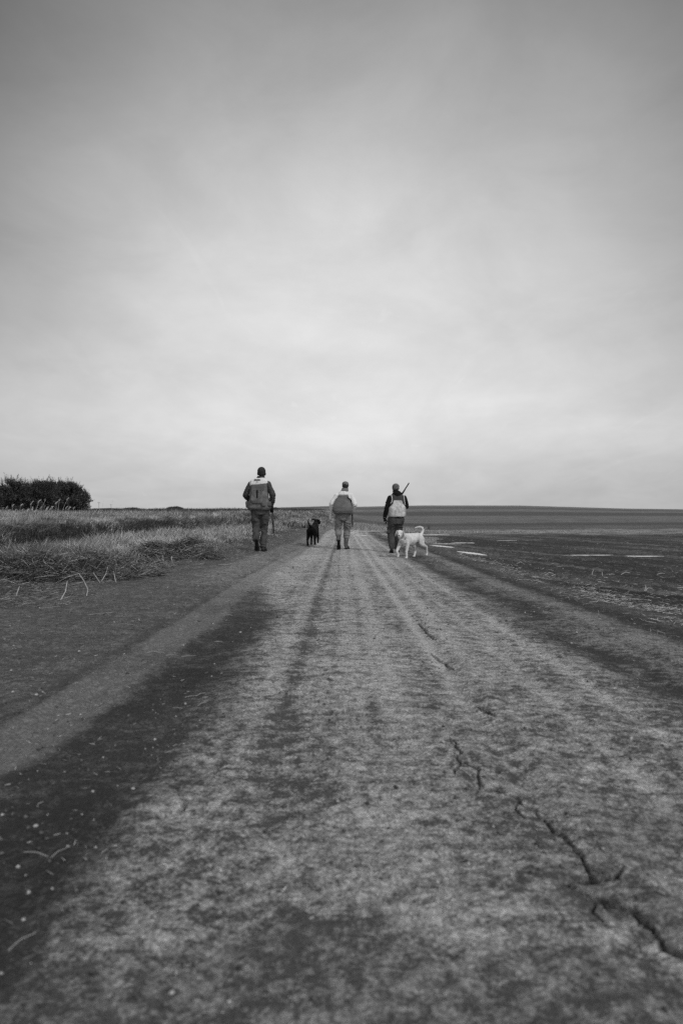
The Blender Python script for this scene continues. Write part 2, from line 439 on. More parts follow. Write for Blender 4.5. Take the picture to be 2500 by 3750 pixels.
def soil_attr(x, y):
    """natural soil tones (damp dark soil, pale dry crust) plus painted lens darkening up close"""
    xe = x - road_bend(y); q = qx(xe, y)
    n = fbm(x * 1.3, y * 1.3, 4, 71) - .5
    n2 = fbm(x * .35, y * .35, 3, 81) - .5
    wob = (fbm(x * 2.0, y * .9, 4, 91) - .5) * .26
    qq = q + wob
    dark = np.full(x.shape, .062); light = np.full(x.shape, .19); cov = np.full(x.shape, .42)
    # outer left shoulder
    sh = sstep(-1.60, -1.72, q)
    dark += .022 * sh; light += .015 * sh; cov += .02 * sh
    cov -= .20 * gauss(q + (fbm(x * 5, y * 5, 3, 99) - .5) * .12, -1.70, .030) * sstep(20, 9, y) * sstep(.30, .55, vnoise(y * 1.7, y * 0 + 4, 98))
    # smooth pale tyre track
    tr = sstep(-1.67, -1.59, q + wob * .35) * sstep(-1.20, -1.33, q + wob * 1.1) * sstep(24, 12, y) * (1 - .5 * sstep(.05, .16, n))
    dark = dark * (1 - tr) + .150 * tr; light = light * (1 - tr) + .215 * tr; cov += .10 * tr
    # damp dark lane
    rag = (fbm(x * 7, y * 7, 4, 97, .6) - .5) * .42
    wl2 = (fbm(x * 1.1, y * .5, 3, 95) - .5) * 1.1
    dl = sstep(-1.32, -1.16, q + wob * .9 + rag) * sstep(-.54, -.78, qq + wl2 * .35 + rag * 1.6) * sstep(7.0, 4.6, y + 7 * n + 7 * rag) * np.clip(.86 + 1.6 * n + .10 * sstep(3, 1.5, y), .35, 1)
    dl2 = sstep(-1.30, -1.1, q) * sstep(-.6, -.9, q) * .10 * sstep(14, 9, y)
    dk = np.maximum(dl, dl2)
    dark = dark * (1 - dk) + .038 * dk; light = light * (1 - dk) + .082 * dk; cov -= .03 * dk
    # dry crusted crown
    lf_ = -.90 - .55 * sstep(6.5, 10, y)
    cr = sstep(lf_, lf_ + .35, qq) * sstep(1.85, 1.35, qq)
    light += .30 * cr; dark += .030 * cr; cov += .060 * cr + .02 * cr * sstep(3, 5, y)
    rw = .010 * np.sin(y * .9)
    cov -= (.13 * gauss(q + rw, -.30, .055) + .08 * gauss(q - rw, .16, .04) + .06 * gauss(q, -.06, .025)) * cr * sstep(1.8, 3.5, y)
    cov += (.07 * gauss(q, -.44, .05) + .07 * gauss(q, .30, .05)) * cr * sstep(2, 4, y)
    rip = np.sin((y + .35 * np.abs(q - .1)) * 2 * np.pi / .19) * sstep(2, 4, y) * sstep(26, 12, y)
    cov += .035 * rip * cr + .20 * gauss(q, .64, .055) * sstep(2.5, 5, y) + .10 * gauss(q, 1.12, .04) + .12 * gauss(q, 1.42, .05)
    cov += .16 * gauss(q, .85, .10) * sstep(4, 7, y) + .07 * gauss(q, .15, .2)
    # damp lanes on the right
    rl = np.maximum(gauss(qq + .8 * n, 1.86, .13), .6 * gauss(q, 2.18, .05))
    light += -.02 * rl; cov -= .11 * rl; dark -= .008 * rl
    light += .09 * sstep(1.3, 1.7, q) * sstep(2.8, 2.4, q); cov += .02 * sstep(1.5, 1.7, q) * sstep(2.8, 2.4, q)
    mot = sstep(-1.0, -.5, q) * 0 + sstep(7, 11, y) * sstep(-2.6, -2.2, q) * sstep(-.5, -.9, q)
    light += .09 * mot; dark += .012 * mot; cov += .07 * mot
    mid = gauss(q + wob, 2.35, .28)
    light += .03 * mid; cov += .10 * mid
    ed = gauss(q, 2.78, .14); cov -= .10 * ed; dark -= .012 * ed
    cov += n * .15 + n2 * .04
    # lens darkening painted into the nearest soil, ragged; at right also darker mottled ground
    near_dark = sstep(.62, 1.0, q + 2.2 * n) * sstep(2.5, 1.9, y + 3 * n2)
    near_dark = np.maximum(near_dark, .8 * sstep(1.62, 1.36, y + 1.2 * n))
    light = light * (1 - near_dark * .38); cov -= .035 * near_dark
    # far road reads paler and drier
    fr = sstep(8, 16, y) * sstep(-1.2, -.4, q) * sstep(1.6, .8, q)
    cov += .04 * fr
    # ploughed field: dark damp soil
    edR = right_edge(y) + (fbm(x * 1.5, y * 1.5, 3, 101) - .5) * .5
    f = sstep(edR - .15, edR + .35, xe)
    row = x * math.cos(R(20.8)) + y * math.sin(R(20.8))
    streak = (vnoise(row * 2.4, (y * math.cos(R(20.8)) - x * math.sin(R(20.8))) * .25, 111) - .5)
    dark = dark * (1 - f) + (.052 + .025 * streak) * f; light = light * (1 - f) + (.16 + .11 * streak) * f; cov = cov * (1 - f) + (.38 + .25 * n + .25 * streak) * f
    # left verge soil
    edL = left_edge(y) + (fbm(x * 1.2, y * 1.2, 3, 121) - .5) * .8
    lft = sstep(edL + .3, edL - .3, xe)
    dark = dark * (1 - lft) + .05 * lft; light = light * (1 - lft) + .13 * lft; cov = cov * (1 - lft) + .45 * lft
    # bare bank face
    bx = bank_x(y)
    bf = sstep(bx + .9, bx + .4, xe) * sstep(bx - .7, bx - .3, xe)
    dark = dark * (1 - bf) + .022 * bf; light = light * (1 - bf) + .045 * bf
    # plateau and everything far: dry grass cover
    # far fields, bands that follow the land
    yy = y + (vnoise(x * .03, y * 0 + 1, 131) - .5) * 5 - x * .10 + (vnoise(x * .3, y * .3, 132) - .5) * 3
    def band(a, b, s): return sstep(a - s, a + s, yy) * sstep(b + s, b - s, yy)
    right = sstep(-4, 0, xe) * sstep(-.13, -.10, x / np.maximum(y, 1))
    def put(m, d, l, c):
        nonlocal dark, light, cov
        dark = dark * (1 - m) + d * m; light = light * (1 - m) + l * m; cov = cov * (1 - m) + c * m
    put(band(33, 43, 1.5) * sstep(.5, 3.5, xe), .10, .30, .50 + n * 1.1)     # dry grass strip past the field
    put(band(43, 5000, 1.2) * right, .085, .19, .45 + n2 * .3)             # open field
    put(band(58, 70, 5), .06, .12, .42)
    put(band(70, 150, 7), .10, .20, .50 + n2 * .5)
    put(band(150, 215, 12), .065, .13, .45)
    put(sstep(215, 250, yy), .11, .24, .48 + n2 * .6)
    put(sstep(215, 250, yy) * gauss(y, 330, 40), .07, .14, .48)
    put(sstep(400, 470, yy), .09, .19, .46)
    # left of the road's end pale dry grass slope
    put(band(100, 260, 20) * sstep(-.02, -.05, x / np.maximum(y, 1)) , .13, .26, .5)
    dark = np.clip(dark, .015, .4); light = np.clip(light, .03, .5)
    ck = crack_field(x, y)
    dark = dark * (1 - .5 * ck); light = light * (1 - .6 * ck)
    return np.stack([dark, light, np.clip(cov, 0, 1), np.ones_like(dark)], axis=-1)

# ------------------------------------------------------------------ ground sheet, split into regions
def build_ground():
    ys = [-40, -20, -10, -5, -2, 0]
    y = .45
    while y < 1.25: ys.append(y); y += .03
    while y < 60: ys.append(y); y *= 1.0024 if 1.42 < y < 3.15 else (1.0055 if y < 9 else 1.0072)
    while y < 6000: ys.append(y); y *= 1.028
    ys = np.array(ys)
    xs = list(np.arange(-3.8, .42, .0145)) + list(np.arange(.42, .86, .0036)) + list(np.arange(.86, 3.6, .0135))
    d = .0135; x = 3.6
    right = []
    while x < 6000: right.append(x); x += d; d *= 1.018
    d = .0145; x = -3.8 - d
    left = []
    while x > -6000: left.append(x); x -= d; d *= 1.022
    xs = np.array(sorted(left) + xs + right)
    nx, ny = len(xs), len(ys)
    X, Y = np.meshgrid(xs, ys)
    # beyond 60 m the sheet fans out with distance
    Z = height(X, Y)
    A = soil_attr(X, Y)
    V = np.stack([X, Y, Z], -1).reshape(-1, 3); A = A.reshape(-1, 4)
    idx = np.arange(nx * ny).reshape(ny, nx)
    q = np.stack([idx[:-1, :-1], idx[:-1, 1:], idx[1:, 1:], idx[1:, :-1]], -1).reshape(-1, 4)
    cx = ((X[:-1, :-1] + X[1:, 1:]) / 2).ravel(); cy = ((Y[:-1, :-1] + Y[1:, 1:]) / 2).ravel()
    xe = cx - road_bend(cy)
    eR = right_edge(cy) + (fbm(cx * 1.5, cy * 1.5, 3, 101) - .5) * .5
    eL = left_edge(cy) + (fbm(cx * 1.2, cy * 1.2, 3, 121) - .5) * .8
    reg = np.zeros(len(q), int)                                       # 0 grass ground
    reg[(xe > eL) & (xe < eR) & (cy < 44)] = 1                         # dirt road
    reg[(xe >= eR) & (cy < 62)] = 2                                    # ploughed field
    reg[(cy >= 62) & (cx > bank_x(cy))] = 3                            # far hills
    reg[(cy >= 110)] = 3
    for k, nm in enumerate(['ground', 'dirt_road', 'ploughed_field', 'hills']):
        f = q[reg == k]
        used, inv = np.unique(f.ravel(), return_inverse=True)
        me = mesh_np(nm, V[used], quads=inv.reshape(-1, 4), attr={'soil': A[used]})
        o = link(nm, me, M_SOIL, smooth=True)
        tag(o, kind='structure')
build_ground()

# water
M_WATER, _nt, _b = principled('puddle_water', .62, .12, .6)
_b.inputs['IOR'].default_value = 1.33
_n = _nt.nodes.new('ShaderNodeTexNoise'); _n.inputs['Scale'].default_value = 9
_bp = _nt.nodes.new('ShaderNodeBump'); _bp.inputs['Strength'].default_value = .02; _bp.inputs['Distance'].default_value = .01
_nt.links.new(_n.outputs[0], _bp.inputs['Height']); _nt.links.new(_bp.outputs[0], _b.inputs['Normal'])
for cx, cy, a, b, ang in PUDDLES:
    n = 28
    z0 = float(height_noise_free(np.array([cx]), np.array([cy]))[0]) + .006
    vs = [(cx, cy, z0)]
    for i in range(n):
        t = 2 * math.pi * i / n; k = 1.12 + .12 * math.sin(3 * t + cx) + .06 * math.sin(7 * t)
        p, q = a * k * math.cos(t), b * k * math.sin(t)
        vs.append((cx + p * math.cos(R(ang)) - q * math.sin(R(ang)), cy + p * math.sin(R(ang)) + q * math.cos(R(ang)), z0))
    tr = [(0, i + 1, (i + 1) % n + 1) for i in range(n)]
    o = link('puddle', mesh_np('puddle', vs, tris=tr), M_WATER)
    tag(o, kind='structure')

# ------------------------------------------------------------------ grass
def blades(x, y, z, h, w, lean, leandir, tone, curl=.5, seg=3, bendmul=1.0):
    """ribbons of seg quads tapering to a tip; returns verts, quads, tris, colours"""
    n = len(x)
    face = rng.uniform(0, 2 * np.pi, n)
    # mostly show their width to someone walking the road
    fx, fy = np.cos(face) * .6 + .6 * np.sign(np.cos(face)), np.sin(face) * .55
    fl = np.hypot(fx, fy) + 1e-6; fx /= fl; fy /= fl
    lx, ly = np.cos(leandir), np.sin(leandir)
    V = np.zeros((n, 2 * seg + 1, 3)); C = np.ones((n, 2 * seg + 1, 4))
    for i in range(seg + 1):
        t = i / seg
        out = h * lean * (t ** (1 + curl)) * bendmul
        up = h * (t - .42 * np.clip(lean, 0, 1.6) * t * t * curl)
        cx, cy, cz = x + lx * out, y + ly * out, z + up
        ww = w * (1 - t ** 1.6) * .5
        col = tone * (.85 + .25 * t)
        if i < seg:
            V[:, 2 * i, 0] = cx - fx * ww; V[:, 2 * i, 1] = cy - fy * ww; V[:, 2 * i, 2] = cz
            V[:, 2 * i + 1, 0] = cx + fx * ww; V[:, 2 * i + 1, 1] = cy + fy * ww; V[:, 2 * i + 1, 2] = cz
            C[:, 2 * i, :3] = tone[:, None]; C[:, 2 * i + 1, :3] = tone[:, None]
        else:
            V[:, 2 * i, 0] = cx; V[:, 2 * i, 1] = cy; V[:, 2 * i, 2] = cz
            C[:, 2 * i, :3] = tone[:, None]
    base = (np.arange(n) * (2 * seg + 1))[:, None]
    Q = np.concatenate([base + np.array([2 * i, 2 * i + 1, 2 * i + 3, 2 * i + 2]) for i in range(seg - 1)], 0) if seg > 1 else np.zeros((0, 4), int)
    T = base + np.array([2 * seg - 2, 2 * seg - 1, 2 * seg])
    return V.reshape(-1, 3), Q.reshape(-1, 4), T, C.reshape(-1, 4)

M_GRASS = attr_mat('dry_grass', 'tone', .85, .22, .12)
M_GRASS_DARK = attr_mat('old_stalks', 'tone', .85, .08, .12)

def build_blades(name, parts, mat, label=None, cat=None, kind='stuff', parent=None, group=None):
    Vs, Qs, Ts, Cs = [], [], [], []; off = 0
    for V, Q, T, C in parts:
        Vs.append(V); Cs.append(C); Qs.append(Q + off); Ts.append(T + off); off += len(V)
    Q = np.concatenate(Qs)
    me = mesh_np(name, np.concatenate(Vs), quads=Q if len(Q) else None, tris=np.concatenate(Ts), attr={'tone': np.concatenate(Cs)})
    o = link(name, me, mat, parent)
    if parent is None: tag(o, label, cat, group, kind)
    return o

def grass_tone(x, y, n, base=.30, spread=.5, seed=141):
    patch = fbm(x * .8, y * .8, 3, seed) - .5; p2 = fbm(x * 3.1, y * 3.1, 3, seed + 5) - .5
    t = base * np.exp(rng.normal(0, spread, n)) * np.clip(1 + patch * 2.2 + p2 * 2.4, .25, 2.2)
    return np.clip(t, .04, .72)

def scatter(n, ymin, ymax, xf, power=1.0):
    """y spread so that near ground is denser; xf(y, u) gives x"""
    u = rng.random(n)
    y = (ymin ** (-power) + u * (ymax ** (-power) - ymin ** (-power))) ** (-1 / power)
    return y

def left_terrain_x(y, lo, hi, n):
    return lo + (hi - lo) * rng.random(n)

def vis(x, y, m=1.5): return np.abs(x) < .5 * y + m + 1.0

def make_grass():
    wind = R(15)
    # --- strip between the road and the ditch
    n = 120000
    y = scatter(n, 8.2, 62, None, 1.15)
    le = left_edge(y) + (fbm(y * .9, y * 0, 3, 151) - .5) * 1.6
    bx = bank_x(y)
    x = bx + .15 + (le - bx - .15) * rng.random(n) ** .9
    xw = x + road_bend(y)
    d = np.clip((le - x) / 1.3, 0, 1)
    clump = fbm(xw * 2.5, y * 2.5, 3, 161)
    keep = (rng.random(n) < (.12 + d * .95) * np.clip((clump - .28) * 4.0, .1, 1)) & vis(xw, y)
    # near the corner the old cut stalks cover the ground instead
    keep &= ~((y < 10.2) & (rng.random(n) < .70))
    x, y, d, xw, clump = x[keep], y[keep], d[keep], xw[keep], clump[keep]
    n = len(x)
    h = (.05 + .20 * d * np.clip((clump - .3) * 3.2, .15, 1.5)) * rng.uniform(.5, 1.4, n)
    w = (.004 + .00034 * y) * rng.uniform(.7, 1.4, n)
    tone = grass_tone(xw, y, n, .36, .50)
    A = blades(xw, y, height(xw, y) - .02, h, w, rng.uniform(.2, 1.7, n), wind + rng.normal(0, 2.2, n), tone)
    build_blades('verge_grass', [A], M_GRASS, 'matted pale dry grass covering the left verge between the dirt road and the ditch', 'grass')
    # --- plateau
    n = 190000
    y = scatter(n, 9.5, 120, None, .55)
    bx = bank_x(y)
    wide = np.minimum(np.maximum(.52 * y + 3 + bx, 2), 70)
    x = bx - .1 - wide * rng.random(n) ** 1.25
    clump = fbm(x * 1.3, y * 1.3, 3, 171); big = fbm(x * .35, y * .35, 2, 181)
    keep = (rng.random(n) < np.clip((clump - .22) * 3.5, .15, 1))
    x, y, clump, big = x[keep], y[keep], clump[keep], big[keep]; n = len(x)
    edge = np.clip((bank_x(y) - x) / 1.2, 0, 1)
    h = (.09 + .20 * big + .30 * np.clip(clump - .35, 0, 1)) * rng.uniform(.5, 1.35, n) * (.9 + .35 * sstep(30, 60, y)) * (.45 + .55 * edge)
    w = (.004 + .00036 * y) * rng.uniform(.7, 1.4, n)
    tone = grass_tone(x, y, n, .29, .50, 191)
    A = blades(x, y, height(x, y) - .03, h, w, rng.uniform(.1, 1.2, n), wind + rng.normal(0, 1.9, n), tone)
    # distant darker scrubby fringe along the skyline
    n2 = 42000
    y2 = rng.uniform(62, 118, n2); x2 = bank_x(y2) - .2 - (y2 * .45) * rng.random(n2)
    c2 = fbm(x2 * .5, y2 * .5, 3, 201)
    h2 = (.38 + .55 * np.clip(c2 - .3, 0, 1)) * rng.uniform(.5, 1.15, n2) * np.where(x2 / y2 > -.33, 1, .6)
    t2 = np.clip(.075 * np.exp(rng.normal(0, .35, n2)), .03, .3)
    B = blades(x2, y2, height(x2, y2) - .03, h2, rng.uniform(.03, .06, n2), rng.uniform(.0, .5, n2), rng.uniform(0, 6.3, n2), t2)
    build_blades('meadow_grass', [A, B], M_GRASS, 'tall pale dry meadow grass growing on the raised ground beyond the ditch', 'grass')
    n3 = 26000
    y3 = scatter(n3, 34, 105, None, .5)
    x3 = bank_x(y3) - 1.2 + (np.maximum(-.020 * y3, bank_x(y3) + 2.2) - bank_x(y3) + 1.2) * rng.random(n3)
    c3 = fbm(x3 * 1.2, y3 * .6, 3, 205)
    k3 = rng.random(n3) < np.clip((c3 - .2) * 4, .2, 1); x3, y3, c3 = x3[k3], y3[k3], c3[k3]; n3 = len(x3)
    A3 = blades(x3, y3, height(x3, y3) - .02, (.10 + .30 * c3) * rng.uniform(.5, 1.3, n3), rng.uniform(.02, .04, n3), rng.uniform(.1, 1.0, n3), rng.uniform(0, 6.3, n3), grass_tone(x3, y3, n3, .27, .4, 207))
    build_blades('slope_grass', [A3], M_GRASS, 'dry grass on the slope falling from the meadow to the far end of the road', 'grass')
    # --- blades drooping over the bank face
    n = 30000
    y = scatter(n, 10, 46, None, .6)
    bxn = bank_x(y) + .35 * (vnoise(y * .55, y * 0 + 3.3, 5) - .5) * 2 + .12 * (vnoise(y * 2.1, y * 0 + 7.3, 6) - .5) * 2
    x = bxn - .34 + rng.normal(-.06, .14, n)
    c = fbm(y * 1.1, y * 0 + 2, 3, 211)
    h = rng.uniform(.10, .26, n) * np.clip((c - .25) * 2.6, .1, 1.6)
    tone = np.clip(.20 * np.exp(rng.normal(0, .45, n)), .03, .5)
    A = blades(x, y, height(x, y) - .01, h, (.004 + .0004 * y) * rng.uniform(.6, 1.3, n), rng.uniform(.7, 1.9, n), rng.normal(0, .7, n), tone, curl=1.0)
    # hanging dead stems: dark, near vertical, on the face
    n = 26000
    y = scatter(n, 10, 40, None, .6)
    bxn = bank_x(y) + .35 * (vnoise(y * .55, y * 0 + 3.3, 5) - .5) * 2
    x = bxn + rng.uniform(-.15, .35, n)
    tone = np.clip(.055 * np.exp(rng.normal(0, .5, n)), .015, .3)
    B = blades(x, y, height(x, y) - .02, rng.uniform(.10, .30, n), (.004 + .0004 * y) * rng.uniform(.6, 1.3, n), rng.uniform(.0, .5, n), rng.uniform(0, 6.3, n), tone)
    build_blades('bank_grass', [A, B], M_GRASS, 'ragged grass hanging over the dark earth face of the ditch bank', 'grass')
    # --- tufts near the end of the road, between puddles and beyond
    n = 9000
    cl = [(1.0, 37.2, 1.0, .9, .42), (2.6, 36.6, 1.3, .8, .30), (4.6, 35.6, 2.2, .6, .18), (-.6, 36.5, .6, .8, .14), (8.5, 37, 4.5, .8, .08), (14, 37, 6, 2, .06), (3.2, 25.5, .2, 1.2, .08), (3.5, 27.4, .35, .5, .10)]
    parts = []
    for cx, cy, sx, sy, hh in cl:
        m = 2300
        x = rng.normal(cx, sx * .5, m); y = rng.normal(cy, sy * .5, m)
        parts.append(blades(x, y, height(x, y) - .01, hh * rng.uniform(.4, 1.2, m), rng.uniform(.010, .02, m), rng.uniform(.2, .9, m), rng.uniform(0, 6.3, m), np.clip(.36 * np.exp(rng.normal(0, .3, m)), .1, .7)))
    build_blades('field_edge_grass', parts, M_GRASS, 'pale dry grass tufts at the far end of the road around the puddles', 'grass')
make_grass()

# chaff and straw crumbs lying about
def make_litter():
    def flat(x, y, n, lmin, lmax, tone, wmul=1.0, lift=.004):
        ang = rng.uniform(0, np.pi, n); ln = rng.uniform(lmin, lmax, n)
        w = rng.uniform(.002, .0045, n) * wmul
        dx, dy = np.cos(ang) * ln / 2, np.sin(ang) * ln / 2
        px, py = -np.sin(ang) * w / 2, np.cos(ang) * w / 2
        z = height(x, y) + lift
        t1 = rng.uniform(0, .25, n) * ln
        top = w * .8
        V = np.zeros((n, 6, 3))
        for k, (s, q) in enumerate(((-1, -1), (-1, 1), (1, 1), (1, -1))):
            V[:, k, 0] = x + s * dx + q * px; V[:, k, 1] = y + s * dy + q * py; V[:, k, 2] = z + (t1 if s > 0 else 0)
        V[:, 4, 0] = x - dx; V[:, 4, 1] = y - dy; V[:, 4, 2] = z + top
        V[:, 5, 0] = x + dx; V[:, 5, 1] = y + dy; V[:, 5, 2] = z + top + t1
        b = (np.arange(n) * 6)[:, None]
        Q = np.concatenate([b + np.array(f) for f in ((0, 3, 2, 1), (0, 4, 5, 3), (1, 2, 5, 4))])
        T = np.concatenate([b + np.array(f) for f in ((0, 1, 4), (3, 5, 2))])
        C = np.ones((n, 6, 4)); C[:, :, :3] = tone[:, None, None]
        return V.reshape(-1, 3), Q, T, C.reshape(-1, 4)
    # left verge edge litter
    n = 6500
    y = scatter(n, 6.9, 34, None, .8)
    x = left_edge(y) + .15 + rng.normal(-.05, .38, n) + .5 * (fbm(y * .8, y * 0, 2, 221) - .5) + road_bend(y)
    A = flat(x, y, n, .03, .16, np.clip(.15 * np.exp(rng.normal(0, .6, n)), .05, .5), 1.0)
    # right road edge
    n = 3000
    y = scatter(n, 5.5, 24, None, 1.1)
    x = right_edge(y) + rng.normal(.12, .28, n)
    keep = fbm(x * 2, y * 1.2, 2, 231) > .52
    x, y = x[keep], y[keep]; n = len(x)
    B = flat(x, y, n, .02, .12, np.clip(.38 * np.exp(rng.normal(0, .4, n)), .1, .75), 1.1)
    # field residue
    n = 5200
    y = scatter(n, 5.8, 34, None, .7); x = right_edge(y) + .2 + rng.random(n) ** 1.2 * (y * .5)
    Cc = flat(x, y, n, .02, .10, np.clip(.24 * np.exp(rng.normal(0, .6, n)), .06, .8), 1.3, .006)
    # sparse chips on the road
    n = 2400
    y = scatter(n, 1.6, 20, None, .6); x = np.where(rng.random(n) < .6, rng.uniform(-4.4, -1.2, n), rng.uniform(-1.2, 3.3, n))
    D = flat(x, y, n, .006, .035, np.clip(.32 * np.exp(rng.normal(0, .4, n)), .1, .7), .8, .002)
    build_blades('straw_litter', [A, B, Cc, D], M_GRASS_DARK, 'crumbs of straw and chaff scattered along the road edges and over the ploughed field', 'straw')
make_litter()

def make_crumbs():
    """loose crumbs of earth and grit: small lumpy octahedra resting on the dirt"""
    n = 9000
    y = scatter(n, 1.4, 26, None, .55)
    side = rng.random(n)
    x = np.where(side < .5, rng.uniform(-4.6, -1.2, n), np.where(side < .75, rng.uniform(1.3, 3.6, n), rng.uniform(-1.2, 1.3, n)))
    keep = (np.abs(x) < .5 * y + .4) & (fbm(x * 2.4, y * 2.4, 3, 301) > .44); x, y = x[keep], y[keep]; n = len(x)
    r = (.0028 + .0075 * rng.random(n) ** 3.5) * (1 + .06 * y)
    z = height(x, y)
    V = np.zeros((n, 6, 3))
    for k, d in enumerate(((1, 0, 0), (0, 1, 0), (-1, 0, 0), (0, -1, 0), (0, 0, .8), (0, 0, -.4))):
        j = rng.uniform(.6, 1.25, n)
        V[:, k, 0] = x + r * (d[0] * j + rng.uniform(-.2, .2, n)); V[:, k, 1] = y + r * (d[1] * j + rng.uniform(-.2, .2, n)); V[:, k, 2] = z + r * (.25 + d[2] * j)
    b = (np.arange(n) * 6)[:, None]
    T = np.concatenate([b + np.array(f) for f in ((0, 1, 4), (1, 2, 4), (2, 3, 4), (3, 0, 4), (1, 0, 5), (2, 1, 5), (3, 2, 5), (0, 3, 5))])
    tn = np.where(rng.random(n) < .22, rng.uniform(.25, .5, n), rng.uniform(.05, .16, n))
    C = np.ones((n, 6, 4)); C[:, :, :3] = tn[:, None, None]
    o = link('grit', mesh_np('grit', V.reshape(-1, 3), tris=T, attr={'tone': C.reshape(-1, 4)}), M_GRASS_DARK)
    tag(o, 'loose crumbs of earth and grit strewn over the dirt road', 'grit', None, 'stuff')
make_crumbs()

# ------------------------------------------------------------------ closed shapes that are fused into one skin
class Prims:
    def __init__(s): s.v = []; s.f = []
    def add(s, vs, fs):
        o = len(s.v); s.v += [tuple(p) for p in vs]; s.f += [tuple(i + o for i in f) for f in fs]; return s
    def cap(s, p0, r0, p1, r1, n=14, m=4):
        """tapered capsule"""
        p0, p1 = Vector(p0), Vector(p1); d = (p1 - p0)
        L = d.length
        if L < 1e-6: return s.ell(p0, (r0,) * 3)
        d.normalize(); q = d.to_track_quat('Z', 'Y')
        rings = []
        for i in range(m + 1):
            a = -math.pi / 2 + (math.pi / 2) * i / m
            rings.append((p0, r0 * math.cos(a), r0 * math.sin(a)))
        for i in range(m + 1):
            a = (math.pi / 2) * i / m
            rings.append((p1, r1 * math.cos(a), r1 * math.sin(a)))
        vs = []
        for c, r, h in rings:
            r = max(r, 1e-4)
            for k in range(n):
                t = 2 * math.pi * k / n
                vs.append(c + q @ Vector((r * math.cos(t), r * math.sin(t), h)))
        return s._rings(vs, len(rings), n)
    def chain(s, pts, n=14):
        for (p0, r0), (p1, r1) in zip(pts[:-1], pts[1:]): s.cap(p0, r0, p1, r1, n)
        return s
    def _rings(s, vs, k, n):
        fs = []
        for i in range(k - 1):
            for j in range(n):
                fs.append((i * n + j, i * n + (j + 1) % n, (i + 1) * n + (j + 1) % n, (i + 1) * n + j))
        fs.append(tuple(reversed(range(n)))); fs.append(tuple((k - 1) * n + j for j in range(n)))
        return s.add(vs, fs)
    def loft(s, secs, n=28, p=2.4):
        """horizontal super-ellipse rings: (x, y, z, rx, ry)"""
        vs = []
        for x, y, z, rx, ry in secs:
            for k in range(n):
                t = 2 * math.pi * k / n; c, q = math.cos(t), math.sin(t)
                vs.append((x + rx * math.copysign(abs(c) ** (2 / p), c), y + ry * math.copysign(abs(q) ** (2 / p), q), z))
        return s._rings(vs, len(secs), n)
    def ell(s, c, r, q=None, n=18, m=10):
        c = Vector(c); q = q or Quaternion(); vs = []
        for i in range(m + 1):
            a = -math.pi / 2 + math.pi * i / m
            ca, sa = max(math.cos(a), 1e-3), math.sin(a)
            for k in range(n):
                t = 2 * math.pi * k / n
                vs.append(c + q @ Vector((r[0] * ca * math.cos(t), r[1] * ca * math.sin(t), r[2] * sa)))
        return s._rings(vs, m + 1, n)
    def box(s, c, h, q=None):
        c = Vector(c); q = q or Quaternion()
        vs = [c + q @ Vector((sx * h[0], sy * h[1], sz * h[2])) for sx in (-1, 1) for sy in (-1, 1) for sz in (-1, 1)]
        return s.add(vs, [(0, 1, 3, 2), (4, 6, 7, 5), (0, 4, 5, 1), (2, 3, 7, 6), (0, 2, 6, 4), (1, 5, 7, 3)])
    def mesh(s, name):
        me = bpy.data.meshes.new(name); me.from_pydata(s.v, [], s.f); me.update(); return me

def basis(fwd, up):
    f = Vector(fwd).normalized(); u = Vector(up); u = (u - f * u.dot(f)).normalized(); r = f.cross(u)
    return r, f, u
def frame_q(fwd, up):
    r, f, u = basis(fwd, up)
    return Matrix((r, f, u)).transposed().to_quaternion()     # local x right, y forward, z up

def fuse(name, pr, mat, parent, voxel=.009, smooth=5, disp=None, facmat=None):
    """voxel-remesh the overlapping shapes into ONE continuous surface, smooth, add folds"""
    tmp = bpy.data.objects.new('tmp', pr.mesh('tmp')); COL.objects.link(tmp)
    m = tmp.modifiers.new('r', 'REMESH'); m.mode = 'VOXEL'; m.voxel_size = voxel
    if smooth:
        m2 = tmp.modifiers.new('s', 'SMOOTH'); m2.factor = .5; m2.iterations = smooth
    dg = bpy.context.evaluated_depsgraph_get()
    me = bpy.data.meshes.new_from_object(tmp.evaluated_get(dg))
    bpy.data.objects.remove(tmp)
    me.name = name
    if disp:
        n = len(me.vertices); co = np.empty(n * 3, np.float32); no = np.empty(n * 3, np.float32)
        me.vertices.foreach_get('co', co); me.vertex_normals.foreach_get('vector', no)
        co = co.reshape(-1, 3); no = no.reshape(-1, 3)
        d = np.array([disp(Vector(c)) for c in co], np.float32)
        co = co + no * d[:, None]
        me.vertices.foreach_set('co', co.ravel()); me.update()
    me.materials.clear()
    return link(name, me, mat, parent, smooth=True)

def plain(name, pr, mat, parent, smooth=True):
    return link(name, pr.mesh(name), mat, parent, smooth=smooth)

def folds(a=.012, sx=5, sz=14, seed=0.0, a2=.004):
    a *= .8
    """cloth folds: broad sagging creases plus small crumples"""
    def f(c):
        w = mnoise.noise(Vector((c.x * 3 + seed, c.y * 3, c.z * 3.3)))
        v = Vector((c.x * sx + seed, c.y * sx, c.z * sz * .62 + c.x * 7 * (1 if c.x > 0 else -1) + w * 3.0))
        r = 1 - abs(mnoise.noise(v)) * 2.6
        return a * (r - .55) * (.45 + 1.1 * abs(w) * 1.6) + a2 * mnoise.noise(c * 30) + .010 * w
    return f

